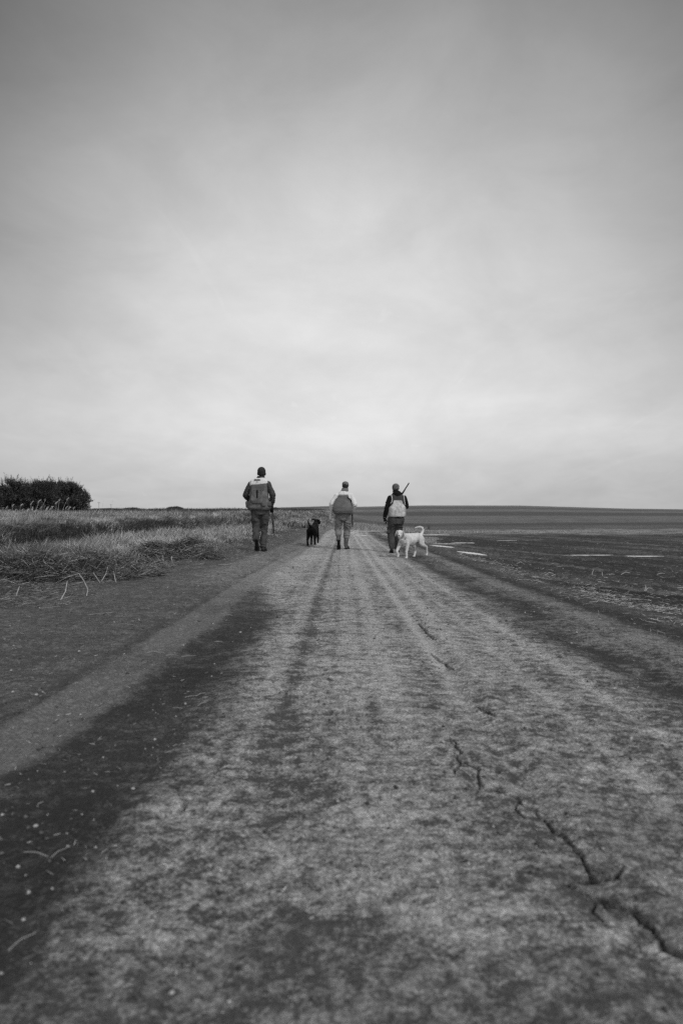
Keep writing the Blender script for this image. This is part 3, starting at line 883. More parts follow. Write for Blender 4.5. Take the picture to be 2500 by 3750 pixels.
def split_off(src, name, pred, mat, grow=.003, parent=None):
    """a cloth panel sewn onto src: the faces of src that satisfy pred, lifted a little and given thickness"""
    me = src.data
    vs = [v.co.copy() for v in me.vertices]; ns = [v.normal.copy() for v in me.vertices]
    keep = [p for p in me.polygons if pred(p.center)]
    used = sorted({i for p in keep for i in p.vertices}); mp = {i: k for k, i in enumerate(used)}
    out = bpy.data.meshes.new(name)
    n = len(used)
    V = [vs[i] + ns[i] * grow for i in used] + [vs[i] - ns[i] * .004 for i in used]
    F = [tuple(mp[i] for i in p.vertices) for p in keep]
    edges = {}
    for f in F:
        for a, b in zip(f, f[1:] + f[:1]): edges[(a, b)] = edges.get((a, b), 0) + 1
    rim = [(a, b) for (a, b) in edges if (b, a) not in edges]
    nb = {}
    for a, b in rim: nb.setdefault(a, []).append(b); nb.setdefault(b, []).append(a)
    for _ in range(10):
        new = {i: (V[i] * .4 + (V[l[0]] + V[l[1]]) * .3, V[i + n] * .4 + (V[l[0] + n] + V[l[1] + n]) * .3) for i, l in nb.items() if len(l) == 2}
        for i, (c0, c1) in new.items(): V[i] = c0; V[i + n] = c1
    F2 = [tuple(i + n for i in reversed(f)) for f in F] + [(b, a, a + n, b + n) for a, b in rim]
    out.from_pydata([tuple(v) for v in V], [], F + F2); out.update()
    return link(name, out, mat, parent or src, smooth=True)

# ------------------------------------------------------------------ people
M_SKIN = cloth('skin', .32, .12, 12, .55, 300, .1, .35)
M_EYE, _, _ = principled('eye', .35, .2, .5)
M_HAIR = cloth('dark_hair', .025, .3, 40, .6, 500, .5)

def hand(pr, wrist, fwd, palm, side, curl=.6, s=1.0, grow=0.0):
    """palm, four bent fingers of unequal length and a thumb leaving the side of the palm.
       fwd: wrist to knuckles, palm: direction the palm faces, side: +1 thumb on the +right side of (fwd, palm)"""
    f = Vector(fwd).normalized(); p = Vector(palm); p = (p - f * p.dot(f)).normalized(); r = f.cross(p) * side
    w = Vector(wrist)
    q = Matrix((r, p, f)).transposed().to_quaternion()
    pr.ell(w + f * .048 * s, (.040 * s + grow, .015 * s + grow, .052 * s + grow), q)
    for k, (off, L, rad) in enumerate(((.029, .072, .0092), (.010, .080, .0095), (-.010, .075, .0090), (-.028, .058, .0080))):
        b = w + f * (.085 - .006 * abs(k - 1)) * s + r * off * s
        seg = (L * .46 * s, L * .30 * s, L * .26 * s); a = curl * (.55 + .12 * k); cur = b; ang = a * .5
        rr = rad * s + grow
        for j, sl in enumerate(seg):
            d = f * math.cos(ang) + p * math.sin(ang)
            nx = cur + d * sl
            pr.cap(cur, rr * (1 - .10 * j), nx, rr * (1 - .10 * (j + 1)), 10, 3)
            cur = nx; ang += a * (1.0 if j == 0 else .8) + .08
    t0 = w + f * .025 * s + r * .030 * s
    t1 = t0 + (f * .55 + r * .65 + p * .45).normalized() * .036 * s
    t2 = t1 + (f * .85 + r * .15 + p * (.3 + .5 * curl)).normalized() * .028 * s
    t3 = t2 + (f * .85 - r * .25 + p * (.35 + .6 * curl)).normalized() * .022 * s
    pr.cap(t0, .014 * s + grow, t1, .011 * s + grow, 10, 3).cap(t1, .011 * s + grow, t2, .0095 * s + grow, 10, 3).cap(t2, .0095 * s + grow, t3, .0085 * s + grow, 10, 3)

def head_prims(pr, c, yaw, pitch=0.0):
    """c: centre of the head; yaw: turn to the left"""
    q = Quaternion((0, 0, 1), yaw) @ Quaternion((1, 0, 0), pitch)
    c = Vector(c); L = lambda x, y, z: c + q @ Vector((x, y, z))
    pr.ell(L(0, -.012, .022), (.076, .093, .090), q)
    pr.ell(L(0, .018, -.030), (.062, .070, .078), q)
    pr.ell(L(0, .052, -.082), (.036, .034, .026), q)          # chin
    pr.cap(L(0, .086, .012), .010, L(0, .106, -.022), .015, 10) # nose
    pr.ell(L(0, .082, -.052), (.026, .014, .010), q)           # lips
    pr.ell(L(.031, .070, -.018), (.024, .020, .022), q); pr.ell(L(-.031, .070, -.018), (.024, .020, .022), q)
    pr.cap(L(-.045, .078, .028), .010, L(.045, .078, .028), .010, 8)
    for s in (-1, 1):
        pr.ell(L(.079 * s, -.005, -.005), (.010, .020, .034), q @ Quaternion((0, 0, 1), -.35 * s))
    return q

def foot_prims(pr, heel, fwd, up, grow=0.0, L=.29):
    r, f, u = basis(fwd, up); h = Vector(heel); q = frame_q(fwd, up)
    P = lambda a, b, c=0: h + f * a + u * b + r * c
    pr.ell(P(.045, .045), (.036 + grow, .045 + grow, .045 + grow), q)
    pr.cap(P(.05, .055), .036 + grow, P(.17, .045), .040 + grow)
    pr.ell(P(.19, .036), (.050 + grow, .075 + grow, .034 + grow), q)
    pr.ell(P(.235, .032), (.045 + grow, .050 + grow, .030 + grow), q)
    pr.cap(P(.05, .06), .042 + grow, P(.055, .13), .045 + grow)

def sole(name, heel, fwd, up, mat, parent, lug=True):
    r, f, u = basis(fwd, up); h = Vector(heel)
    out = [(-.028, .0), (-.036, .03), (-.036, .08), (-.033, .13), (-.046, .19), (-.050, .225), (-.042, .265), (-.015, .292), (.018, .292), (.042, .265), (.052, .225), (.048, .19), (.034, .13), (.036, .08), (.036, .03), (.028, .0), (0, -.008)]
    n = len(out); pr = Prims()
    vs = [h + r * x * 1.06 + f * y + u * z for z in (-.012, .016) for x, y in out]
    fs = [tuple(range(n)), tuple(reversed(range(n, 2 * n)))] + [(i + n, (i + 1) % n + n, (i + 1) % n, i) for i in range(n)]
    pr.add(vs, fs)
    q = frame_q(fwd, up)
    if lug:
        for i in range(11):
            y = .018 + i * .0255
            if .105 < y < .135: continue
            wd = .030 if y < .13 else .040
            for s in (-1, 1):
                pr.box(h + r * s * wd * .56 + f * y + u * (-.017), (wd * .42, .0075, .0075), q @ Quaternion((0, 0, 1), .3 * s))
    return plain(name, pr, mat, parent, smooth=False)

def body_prims(J):
    pr = Prims()
    cx = J['pelvis'][0]
    ch = J['chest']; pv = J['pelvis']
    pr.loft([(pv[0], pv[1], pv[2] - .10, .13, .10), (pv[0], pv[1], pv[2], .150, .095), (pv[0] * .5 + ch[0] * .5, (pv[1] + ch[1]) / 2, (pv[2] + ch[2]) / 2 - .02, .135, .10),
             (ch[0], ch[1], ch[2], .165, .115), (ch[0], ch[1], ch[2] + .13, .16, .10), (ch[0], ch[1], ch[2] + .20, .07, .07)], p=2.1)
    nk = Vector(J['head']) - Vector((0, .0, .075))
    pr.cap((ch[0], ch[1] - .01, ch[2] + .15), .065, nk, .055)
    for s in 'LR':
        sh, eb, wr = (Vector(J[k + s]) for k in ('shoulder', 'elbow', 'wrist'))
        pr.cap((ch[0], ch[1], ch[2] + .10), .07, sh, .055)
        pr.chain([(sh, .052), (sh.lerp(eb, .5), .046), (eb, .038), (eb.lerp(wr, .35), .038), (wr, .025)])
        hp, kn, an = (Vector(J[k + s]) for k in ('hip', 'knee', 'ankle'))
        pr.chain([(hp, .078), (hp.lerp(kn, .5), .064), (kn, .050), (kn.lerp(an, .3), .050), (an, .034)])
        foot_prims(pr, J['heel' + s], J['foot' + s], J['footup' + s], -.006)
        hd = J['hand' + s]
        hand(pr, wr, hd[0], hd[1], hd[2], hd[3], 1.0, 0)
    head_prims(pr, J['head'], J['yaw'])
    return pr

def trousers(J, mat, root, loose=1.0, bottoms=None, seed=0.0, cargo=False, waist=None):
    pr = Prims(); pv = J['pelvis']
    wz = waist or pv[2] + .10
    pr.loft([(pv[0], pv[1], pv[2] - .13, .155, .12), (pv[0], pv[1], pv[2] - .03, .192, .137), (pv[0], pv[1], wz, .180, .125)], p=2.3)
    for s in 'LR':
        hp, kn, an = (Vector(J[k + s]) for k in ('hip', 'knee', 'ankle'))
        t = bottoms if bottoms is not None else .93
        end = kn.lerp(an, t)
        a = [(hp, .108 * loose), (hp.lerp(kn, .35), .104 * loose), (hp.lerp(kn, .75), .090 * loose), (kn, .083 * loose), (kn.lerp(an, t * .5), .080 * loose), (end, .068 * loose)]
        pr.chain(a, 16)
        if cargo:
            o = hp.lerp(kn, .72) + Vector((-.075 if s == 'L' else .075, 0, 0))
            pr.box(o, (.028, .075, .085))
    return fuse('trousers', pr, mat, root, .010, 4, folds(.021, 4, 15, seed, .005))

def jacket(J, mat, root, r_up=.066, r_el=.060, r_wr=.045, hem=.90, wid=1.0, seed=1.0, name='jacket', quilt=0.0, cuff=.97, collar=.07):
    pr = Prims(); ch, pv = J['chest'], J['pelvis']
    hx, hy = pv[0], pv[1]
    pr.loft([(hx, hy, hem, .185 * wid, .135), (hx, hy, hem + .06, .185 * wid, .138), ((hx + ch[0]) / 2, (hy + ch[1]) / 2, (hem + ch[2]) / 2, .182 * wid, .140), (ch[0], ch[1], ch[2], .195 * wid, .145),
             (ch[0], ch[1], ch[2] + .10, .190 * wid, .125), (ch[0], ch[1], ch[2] + .155, .165, .105), (ch[0], ch[1], ch[2] + .20, .115, .09), (ch[0], ch[1], ch[2] + .235, .075, .075)], p=2.3)
    nk = Vector(J['head']) - Vector((0, .0, .075))
    pr.cap((ch[0], ch[1] - .01, ch[2] + .17), .075, nk - Vector((0, 0, .035)), collar)
    for s in 'LR':
        sh, eb, wr = (Vector(J[k + s]) for k in ('shoulder', 'elbow', 'wrist'))
        pr.cap((ch[0], ch[1], ch[2] + .08), .085, sh, r_up - .004)
        pr.chain([(sh, r_up - .004), (sh.lerp(eb, .5), r_up), (eb, r_el), (eb.lerp(wr, .5), r_el * .92), (eb.lerp(wr, cuff), r_wr)], 16)
    f0 = folds(.011, 5, 12, seed, .004)
    def f(c):
        d = f0(c)
        if quilt: d += quilt * (abs(math.sin(c.z * 62 + c.x * 22)) - .5)
        return d
    return fuse(name, pr, mat, root, .010, 4, f)

def boot(J, s, mat, solemat, root, shaft_top=None, grow=.012, lug=True):
    pr = Prims(); foot_prims(pr, J['heel' + s], J['foot' + s], J['footup' + s], grow - .008)
    kn, an = Vector(J['knee' + s]), Vector(J['ankle' + s])
    if shaft_top:
        tp = an.lerp(kn, shaft_top)
        pr.chain([(an, .054), (an.lerp(tp, .5), .060), (tp, .070)])
    b = fuse('boot', pr, mat, root, .008, 3, folds(.004, 6, 12, 3.3, .002))
    sole('sole', J['heel' + s], J['foot' + s], J['footup' + s], solemat, b, lug)
    return b

def eyes(J, root):
    q = Quaternion((0, 0, 1), J['yaw']); c = Vector(J['head'])
    for s in (-1, 1):
        plain('eye', Prims().ell(c + q @ Vector((.031 * s, .084, .010)), (.011, .011, .011)), M_EYE, root)

# ---- shotguns: a thing of its own, local axis +Y from butt to muzzle
M_STEEL, _, _ = principled('blued_steel', .006, .75, .12)
M_WOOD = cloth('gun_stock', .016, .4, 14, .45, 60, .05, .4)
def shotgun(label, butt, muzzle, up=(0, 0, 1)):
    butt, muzzle = Vector(butt), Vector(muzzle)
    root = empty('shotgun', butt)
    tag(root, label, 'shotgun', 'shotguns carried by the walkers')
    d = (muzzle - butt); L = d.length; q = frame_q(d, up)
    root.rotation_mode = 'QUATERNION'; root.rotation_quaternion = q
    P = lambda x, y, z: Vector((x, y, z))
    b = Prims().cap(P(0, .50, .012), .0145, P(0, L - .01, .012), .0135, 16, 3)
    b.cap(P(0, .50, -.012), .0125, P(0, L - .03, -.012), .0125, 12, 2)
    b.box(P(0, (.5 + L) / 2, .027), (.004, (L - .5) / 2, .002)); b.ell(P(0, L - .02, .033), (.003, .003, .003))
    plain('barrel', b, M_STEEL, root)
    r = Prims(); 
    ys = [(.36, .016, .022, -.005), (.39, .018, .029, 0), (.47, .018, .031, 0), (.52, .017, .028, 0), (.535, .014, .022, 0)]
    vs = []; n = 16
    for y, rx, rz, zc in ys:
        for k in range(n):
            t = 2 * math.pi * k / n; c, s_ = math.cos(t), math.sin(t)
            vs.append((rx * math.copysign(abs(c) ** .6, c), y, zc - rz * math.copysign(abs(s_) ** .6, s_)))
    r._rings(vs, len(ys), n); plain('receiver', r, M_STEEL, root)
    g = Prims().chain([(P(0, .38, -.028), .003), (P(0, .385, -.055), .003), (P(0, .42, -.062), .003), (P(0, .45, -.052), .003), (P(0, .455, -.028), .003)], 8)
    g.chain([(P(0, .42, -.028), .0028), (P(0, .412, -.048), .0028)], 8)
    plain('trigger_guard', g, M_STEEL, root)
    st = Prims(); ys = [(0, .020, .062, -.055), (.02, .022, .064, -.053), (.16, .020, .048, -.038), (.27, .016, .026, -.022), (.33, .016, .022, -.014), (.37, .016, .022, -.006)]
    vs = []
    for y, rx, rz, zc in ys:
        for k in range(n):
            t = 2 * math.pi * k / n; vs.append((rx * math.cos(t), y, zc - rz * math.sin(t)))
    st._rings(vs, len(ys), n); plain('stock', st, M_WOOD, root)
    fe = Prims(); ys = [(.53, .016, .018, -.006), (.56, .022, .026, -.010), (.72, .021, .024, -.010), (.78, .017, .016, -.008)]
    vs = []
    for y, rx, rz, zc in ys:
        for k in range(n):
            t = 2 * math.pi * k / n; vs.append((rx * math.cos(t), y, zc - rz * math.sin(t)))
    fe._rings(vs, len(ys), n); plain('fore_end', fe, M_WOOD, root)
    return root

def place(x, y): return (x, y, ground_z(x, y))

# ================= left man: quilted dark sleeves, upland vest with pale yoke
M_TWILL = cloth('brown_trouser_twill', .064, .5, 8)
M_QUILT = cloth('quilted_nylon', .032, .35, 12, .6, 400, .3, .3)
M_VEST = cloth('vest_canvas', .125, .45, 9)
M_VEST2 = cloth('vest_canvas_dark_weave', .10, .25, 7)  # slightly darker canvas for flap, straps and pockets
M_YOKE = cloth('blaze_yoke', .66, .06, 5)
M_KNIT = cloth('dark_knit', .035, .3, 30, .95, 180, .5)
M_RUBBER = cloth('rubber_sole', .014, .4, 30, .7)
M_BOOT = cloth('muddy_leather_boot', .05, .5, 14, .8)
M_GLOVE = cloth('black_glove', .012, .3, 20, .7)
M_PATCH = cloth('dark_patch', .06, .1, 20)

def man_left():
    x, y = -1.80, 15.1
    root = empty('person', place(x, y))
    tag(root, 'tall man in dark knit cap and pale-yoked vest walking at the grassy road edge', 'person', 'hunters walking away')
    J = dict(pelvis=(.01, 0, .94), chest=(-.02, .02, 1.36), head=(.03, .045, 1.735), yaw=-.15,
             shoulderL=(-.205, .0, 1.478), elbowL=(-.312, -.03, 1.235), wristL=(-.235, .19, 1.10),
             shoulderR=(.170, .0, 1.485), elbowR=(.290, -.05, 1.235), wristR=(.255, .03, .985),
             handL=((.3, .8, .1), (.6, -.2, -.6), 1, .9), handR=((-.02, .12, -1), (.15, .9, .2), -1, 1.0),
             hipL=(-.095, 0, .93), kneeL=(-.095, .07, .50), ankleL=(-.062, -.235, .255),
             hipR=(.105, 0, .93), kneeR=(.080, .12, .51), ankleR=(.062, .03, .10),
             heelL=(-.048, -.29, .268), footL=(.04, .30, -.93), footupL=(0, .93, .30),
             heelR=(.060, -.02, .012), footR=(.10, 1, 0), footupR=(0, 0, 1))
    fuse('body', body_prims(J), M_SKIN, root, .0065, 2)
    eyes(J, root)
    trousers(J, M_TWILL, root, 1.04, .95, 2.0)
    jacket(J, M_QUILT, root, .070, .068, .050, .93, .98, 4.0, quilt=.006)
    for s in 'LR': boot(J, s, M_BOOT, M_RUBBER, root)
    g = Prims(); wr = Vector(J['wristR']); hand(g, wr, *J['handR'][:4], 1.0, .004); g.cap(wr + Vector((0, -.0, .05)), .036, wr, .032)
    fuse('glove', g, M_GLOVE, root, .006, 2)
    # vest
    v = Prims()
    v.loft([(-.015, .0, .915, .235, .165), (-.02, -.005, .96, .262, .185), (-.022, -.01, 1.05, .250, .180), (-.022, .0, 1.16, .218, .165), (-.025, .01, 1.30, .205, .160),
            (-.027, .01, 1.44, .208, .150), (-.026, .01, 1.51, .208, .132), (-.024, .01, 1.555, .195, .118), (-.012, .015, 1.592, .140, .105), (-.004, .02, 1.618, .095, .088)], p=2.9)
    vf = folds(.007, 4, 8, 6.0, .003)
    vest = fuse('vest', v, M_VEST, root, .008, 5, vf)
    split_off(vest, 'yoke', lambda c: c.z > 1.475 + .12 * (c.x + .02) - (0 if c.y < 0 else .0), M_YOKE, .004)
    # game bag on the back: a hanging pouch narrower at the top
    b = Prims()
    b.loft([(.0, -.165, 1.035, .10, .018), (-.01, -.175, 1.06, .155, .038), (-.02, -.18, 1.12, .17, .045), (-.025, -.165, 1.22, .160, .036), (-.03, -.150, 1.34, .14, .022), (-.03, -.142, 1.42, .132, .012)], p=2.6)
    gb = fuse('game_bag', b, M_VEST, vest, .008, 4, folds(.008, 5, 7, 9.0, .003))
    # slot opening, flap, straps
    plain('bag_opening', Prims().box((-.038, -.2010, 1.255), (.016, .004, .095), Quaternion((1, 0, 0), -.16)), M_PATCH2, gb, smooth=False)
    fl = Prims().loft([(-.03, -.168, 1.335, .138, .010), (-.03, -.166, 1.36, .140, .010), (-.03, -.160, 1.46, .135, .008), (-.03, -.154, 1.475, .133, .006)], p=3.5)
    fuse('flap', fl, M_VEST2, vest, .007, 3, folds(.004, 5, 9, 2.0, .002))
    for s, q in ((-1, .36), (1, -.30)):
        st = Prims().box((-.038 + s * .075, -.196, 1.245), (.016, .004, .105), Quaternion((0, 1, 0), -q) @ Quaternion((1, 0, 0), -.14))
        plain('strap', st, M_VEST2, vest, smooth=False)
    # side pockets
    for px, py, w, nm in ((-.252, -.05, .060, 0), (.205, -.105, .060, 1), (.100, -.175, .052, 2)):
        pk = Prims(); pk.loft([(px, py, .985 - .03 * (nm == 0), w * .8, .045), (px, py, 1.01, w, .060), (px, py, 1.07, w, .058), (px, py, 1.10, w * .85, .040)], p=3)
        fuse('pocket', pk, M_VEST2, vest, .008, 4, folds(.007, 9, 12, px, .003))
    plain('collar_patch', Prims().box((-.048, -.118, 1.572), (.066, .006, .013), Quaternion((1, 0, 0), .50)), M_PATCH, vest, smooth=False)
    # bird mark embroidered below it: two curved wings and a body
    em = Prims()
    zc, yc = 1.520, -.1475
    for s in (-1, 1):
        pts = [Vector((-.048 + s * t * .036, yc - .000, zc + .008 * math.sin(t * 3.1) - .008 * t)) for t in (0, .3, .6, 1.0)]
        em.chain([(p, .0045 * (1 - .18 * i)) for i, p in enumerate(pts)], 8)
    em.ell((-.045, yc, zc + .009), (.014, .005, .005))
    fuse('emblem', em, M_PATCH, vest, .003, 0)
    # knit cap
    c = Vector(J['head']); k = Prims()
    k.ell(c + Vector((0, -.012, .035)), (.092, .108, .098)); k.ell(c + Vector((0, -.02, -.015)), (.088, .088, .062))
    k.ell(c + Vector((-.078, -.005, -.018)), (.020, .034, .040)); k.ell(c + Vector((.078, -.005, -.022)), (.020, .034, .042))
    cap = fuse('knit_cap', k, M_KNIT, root, .007, 3, lambda p: .0015 * math.sin(math.atan2(p.y - c.y, p.x - c.x) * 46))
    col = Prims().loft([(-.0, .015, 1.56, .105, .095), (.005, .02, 1.60, .092, .085), (.015, .03, 1.645, .083, .078), (.018, .03, 1.665, .078, .074)], p=2.1)
    fuse('collar', col, M_KNIT, root, .008, 3, folds(.004, 8, 20, 1.0, .002))
    # shotgun under the right arm, muzzle down
    o = Vector(root.location)
    shotgun('dark shotgun held muzzle down by the tall man at the road edge', o + Vector((.225, .36, 1.33)), o + Vector((.302, -.02, .40)), (0, 1, .4))

M_PATCH2 = cloth('black_lining', .012, .2, 20)
man_left()

# ================= centre man: white shirt, grey shoulder bag, tall boots
def man_center():
    x, y = .035, 18.07
    root = empty('person', place(x, y))
    tag(root, 'man in baseball cap and white shirt with grey back bag walking mid-road', 'person', 'hunters walking away')
    J = dict(pelvis=(.01, 0, .90), chest=(.03, .02, 1.32), head=(.068, .05, 1.682), yaw=-.25,
             shoulderL=(-.165, .0, 1.415), elbowL=(-.292, -.03, 1.20), wristL=(-.305, .10, .965),
             shoulderR=(.225, .0, 1.415), elbowR=(.312, -.06, 1.19), wristR=(.262, .12, 1.02),
             handL=((-.02, .05, -1), (.9, .15, 0), 1, 1.0), handR=((-.2, .5, -.8), (-.6, .3, -.2), -1, 1.0),
             hipL=(-.100, 0, .89), kneeL=(-.125, .08, .50), ankleL=(-.108, -.20, .235),
             hipR=(.115, 0, .89), kneeR=(.110, .11, .49), ankleR=(.082, .05, .10),
             heelL=(-.108, -.255, .255), footL=(.0, .28, -.95), footupL=(0, .95, .28),
             heelR=(.080, .0, .012), footR=(.22, 1, 0), footupR=(0, 0, 1))
    fuse('body', body_prims(J), M_SKIN, root, .0065, 2)
    eyes(J, root)
    M = cloth('pale_twill', .165, .45, 8)
    tr = trousers(J, M, root, 1.02, .36, 5.0)
    M_ROLL = cloth('rolled_twill', .19, .3, 8)
    for s in 'LR':
        kn, an = Vector(J['knee' + s]), Vector(J['ankle' + s]); p = kn.lerp(an, .33); p2 = kn.lerp(an, .42)
        pr = Prims().cap(kn.lerp(an, .16), .084, p, .090).cap(p, .090, p2, .084)
        fuse('rolled_cuff', pr, M_ROLL, tr, .008, 3, folds(.013, 6, 34, 7.0, .004))
    M_BT = cloth('muddy_rubber_boot', .085, .6, 10, .6, 300, .2, .3, spots=(.78, .42))
    for s in 'LR': boot(J, s, M_BT, M_RUBBER, root, .62)
    M_SHIRT = cloth('white_shirt', .70, .06, 5, .9, 350, .2)
    jk = jacket(J, M_SHIRT, root, .072, .068, .040, .93, 1.02, 8.0, 'shirt', cuff=.93)
    # ribbed collar, cap, hair
    M_COLL = cloth('grey_collar', .16, .1, 30)
    col = Prims().loft([(.045, .02, 1.535, .108, .090), (.055, .028, 1.58, .092, .082), (.062, .035, 1.628, .080, .074)], p=2.1)
    fuse('collar', col, M_COLL, jk, .007, 3)
    c = Vector(J['head'])
    hr = Prims().ell(c + Vector((0, -.022, -.005)), (.083, .088, .068)).ell(c + Vector((0, -.03, -.04)), (.074, .072, .045))
    fuse('hair', hr, M_HAIR, root, .006, 2)
    M_CAP = cloth('grey_cap_mesh', .15, .15, 30, .9, 120, .4)
    k = Prims().loft([(c.x, c.y - .012, c.z + .018, .086, .103), (c.x, c.y - .012, c.z + .05, .088, .104), (c.x, c.y - .012, c.z + .085, .076, .092), (c.x, c.y - .01, c.z + .108, .048, .062), (c.x, c.y - .01, c.z + .116, .012, .015)], p=2.1)
    cp = fuse('cap', k, M_CAP, root, .006, 2)
    q = Quaternion((0, 0, 1), J['yaw'])
    br = Prims().ell(c + q @ Vector((0, .125, .022)), (.075, .070, .006), q @ Quaternion((1, 0, 0), -.12))
    plain('brim', br, M_CAP, cp)
    plain('rear_opening', Prims().ell(c + Vector((-.012, -.108, .034)), (.034, .012, .014)), M_HAIR, cp)
    plain('button', Prims().ell(c + Vector((0, -.01, .119)), (.008, .008, .005)), M_CAP, cp)
    # bag
    M_BAG = cloth('grey_bag_canvas', .125, .32, 6)
    b = Prims()
    b.loft([(.0, -.150, .935, .20, .050), (-.005, -.165, .955, .262, .085), (-.005, -.175, 1.02, .272, .100), (-.005, -.175, 1.12, .258, .095), (.0, -.165, 1.22, .225, .075), (.006, -.155, 1.32, .180, .050), (.012, -.145, 1.40, .140, .032), (.015, -.140, 1.435, .125, .018)], p=2.5)
    bag = fuse('game_bag', b, M_BAG, root, .009, 5, folds(.009, 6, 5, 11.0, .003))
    fl = Prims().loft([(.015, -.166, 1.395, .128, .020), (.015, -.160, 1.42, .133, .020), (.015, -.148, 1.445, .134, .014)], p=3)
    fuse('flap', fl, cloth('bag_flap', .17, .15, 9), bag, .007, 3)
    w = Prims().loft([(.0, -.0, .925, .228, .155), (0, 0, 1.0, .238, .165), (0, 0, 1.10, .225, .160)], p=2.6)
    fuse('waist_belt', w, M_BAG, bag, .010, 4, folds(.008, 5, 8, 3.0, .003))
    st = Prims().chain([((.115, -.175, 1.36), .018), ((.165, -.170, 1.33), .026), ((.205, -.150, 1.28), .026), ((.212, -.12, 1.20), .017), ((.215, -.10, 1.12), .015)], 10)
    fuse('strap', st, M_PATCH2, bag, .006, 3)
    # pale glove bunched in the left hand
    M_GL = cloth('pale_glove', .60, .15, 20)
    o = Vector(root.location); wv = Vector(J['wristL']) + Vector((0, .01, -.07))
    g = Prims()
    g.ell(wv + Vector((-.018, -.035, .0)), (.042, .022, .030)).ell(wv + Vector((.035, -.02, -.03)), (.045, .020, .022))
    for dx, dz, l in ((-.045, -.02, .085), (-.028, -.03, .060), (.0, -.035, .045), (.045, -.03, .05)):
        p = wv + Vector((dx, -.03, dz)); g.cap(p, .014, p + Vector((-.008, -.005, -l)), .009, 10)
    gl = fuse('glove', g, M_GL, None, .006, 2, folds(.004, 20, 30, 2.0, .002))
    gl.location = o
    tag(gl, 'pale crumpled glove held in the left hand of the man in the white shirt', 'glove')
    shotgun('black shotgun hanging muzzle down under the arm of the white-shirted man', o + Vector((.245, .42, 1.33)), o + Vector((.258, .02, .59)), (0, 1, .4))
man_center()

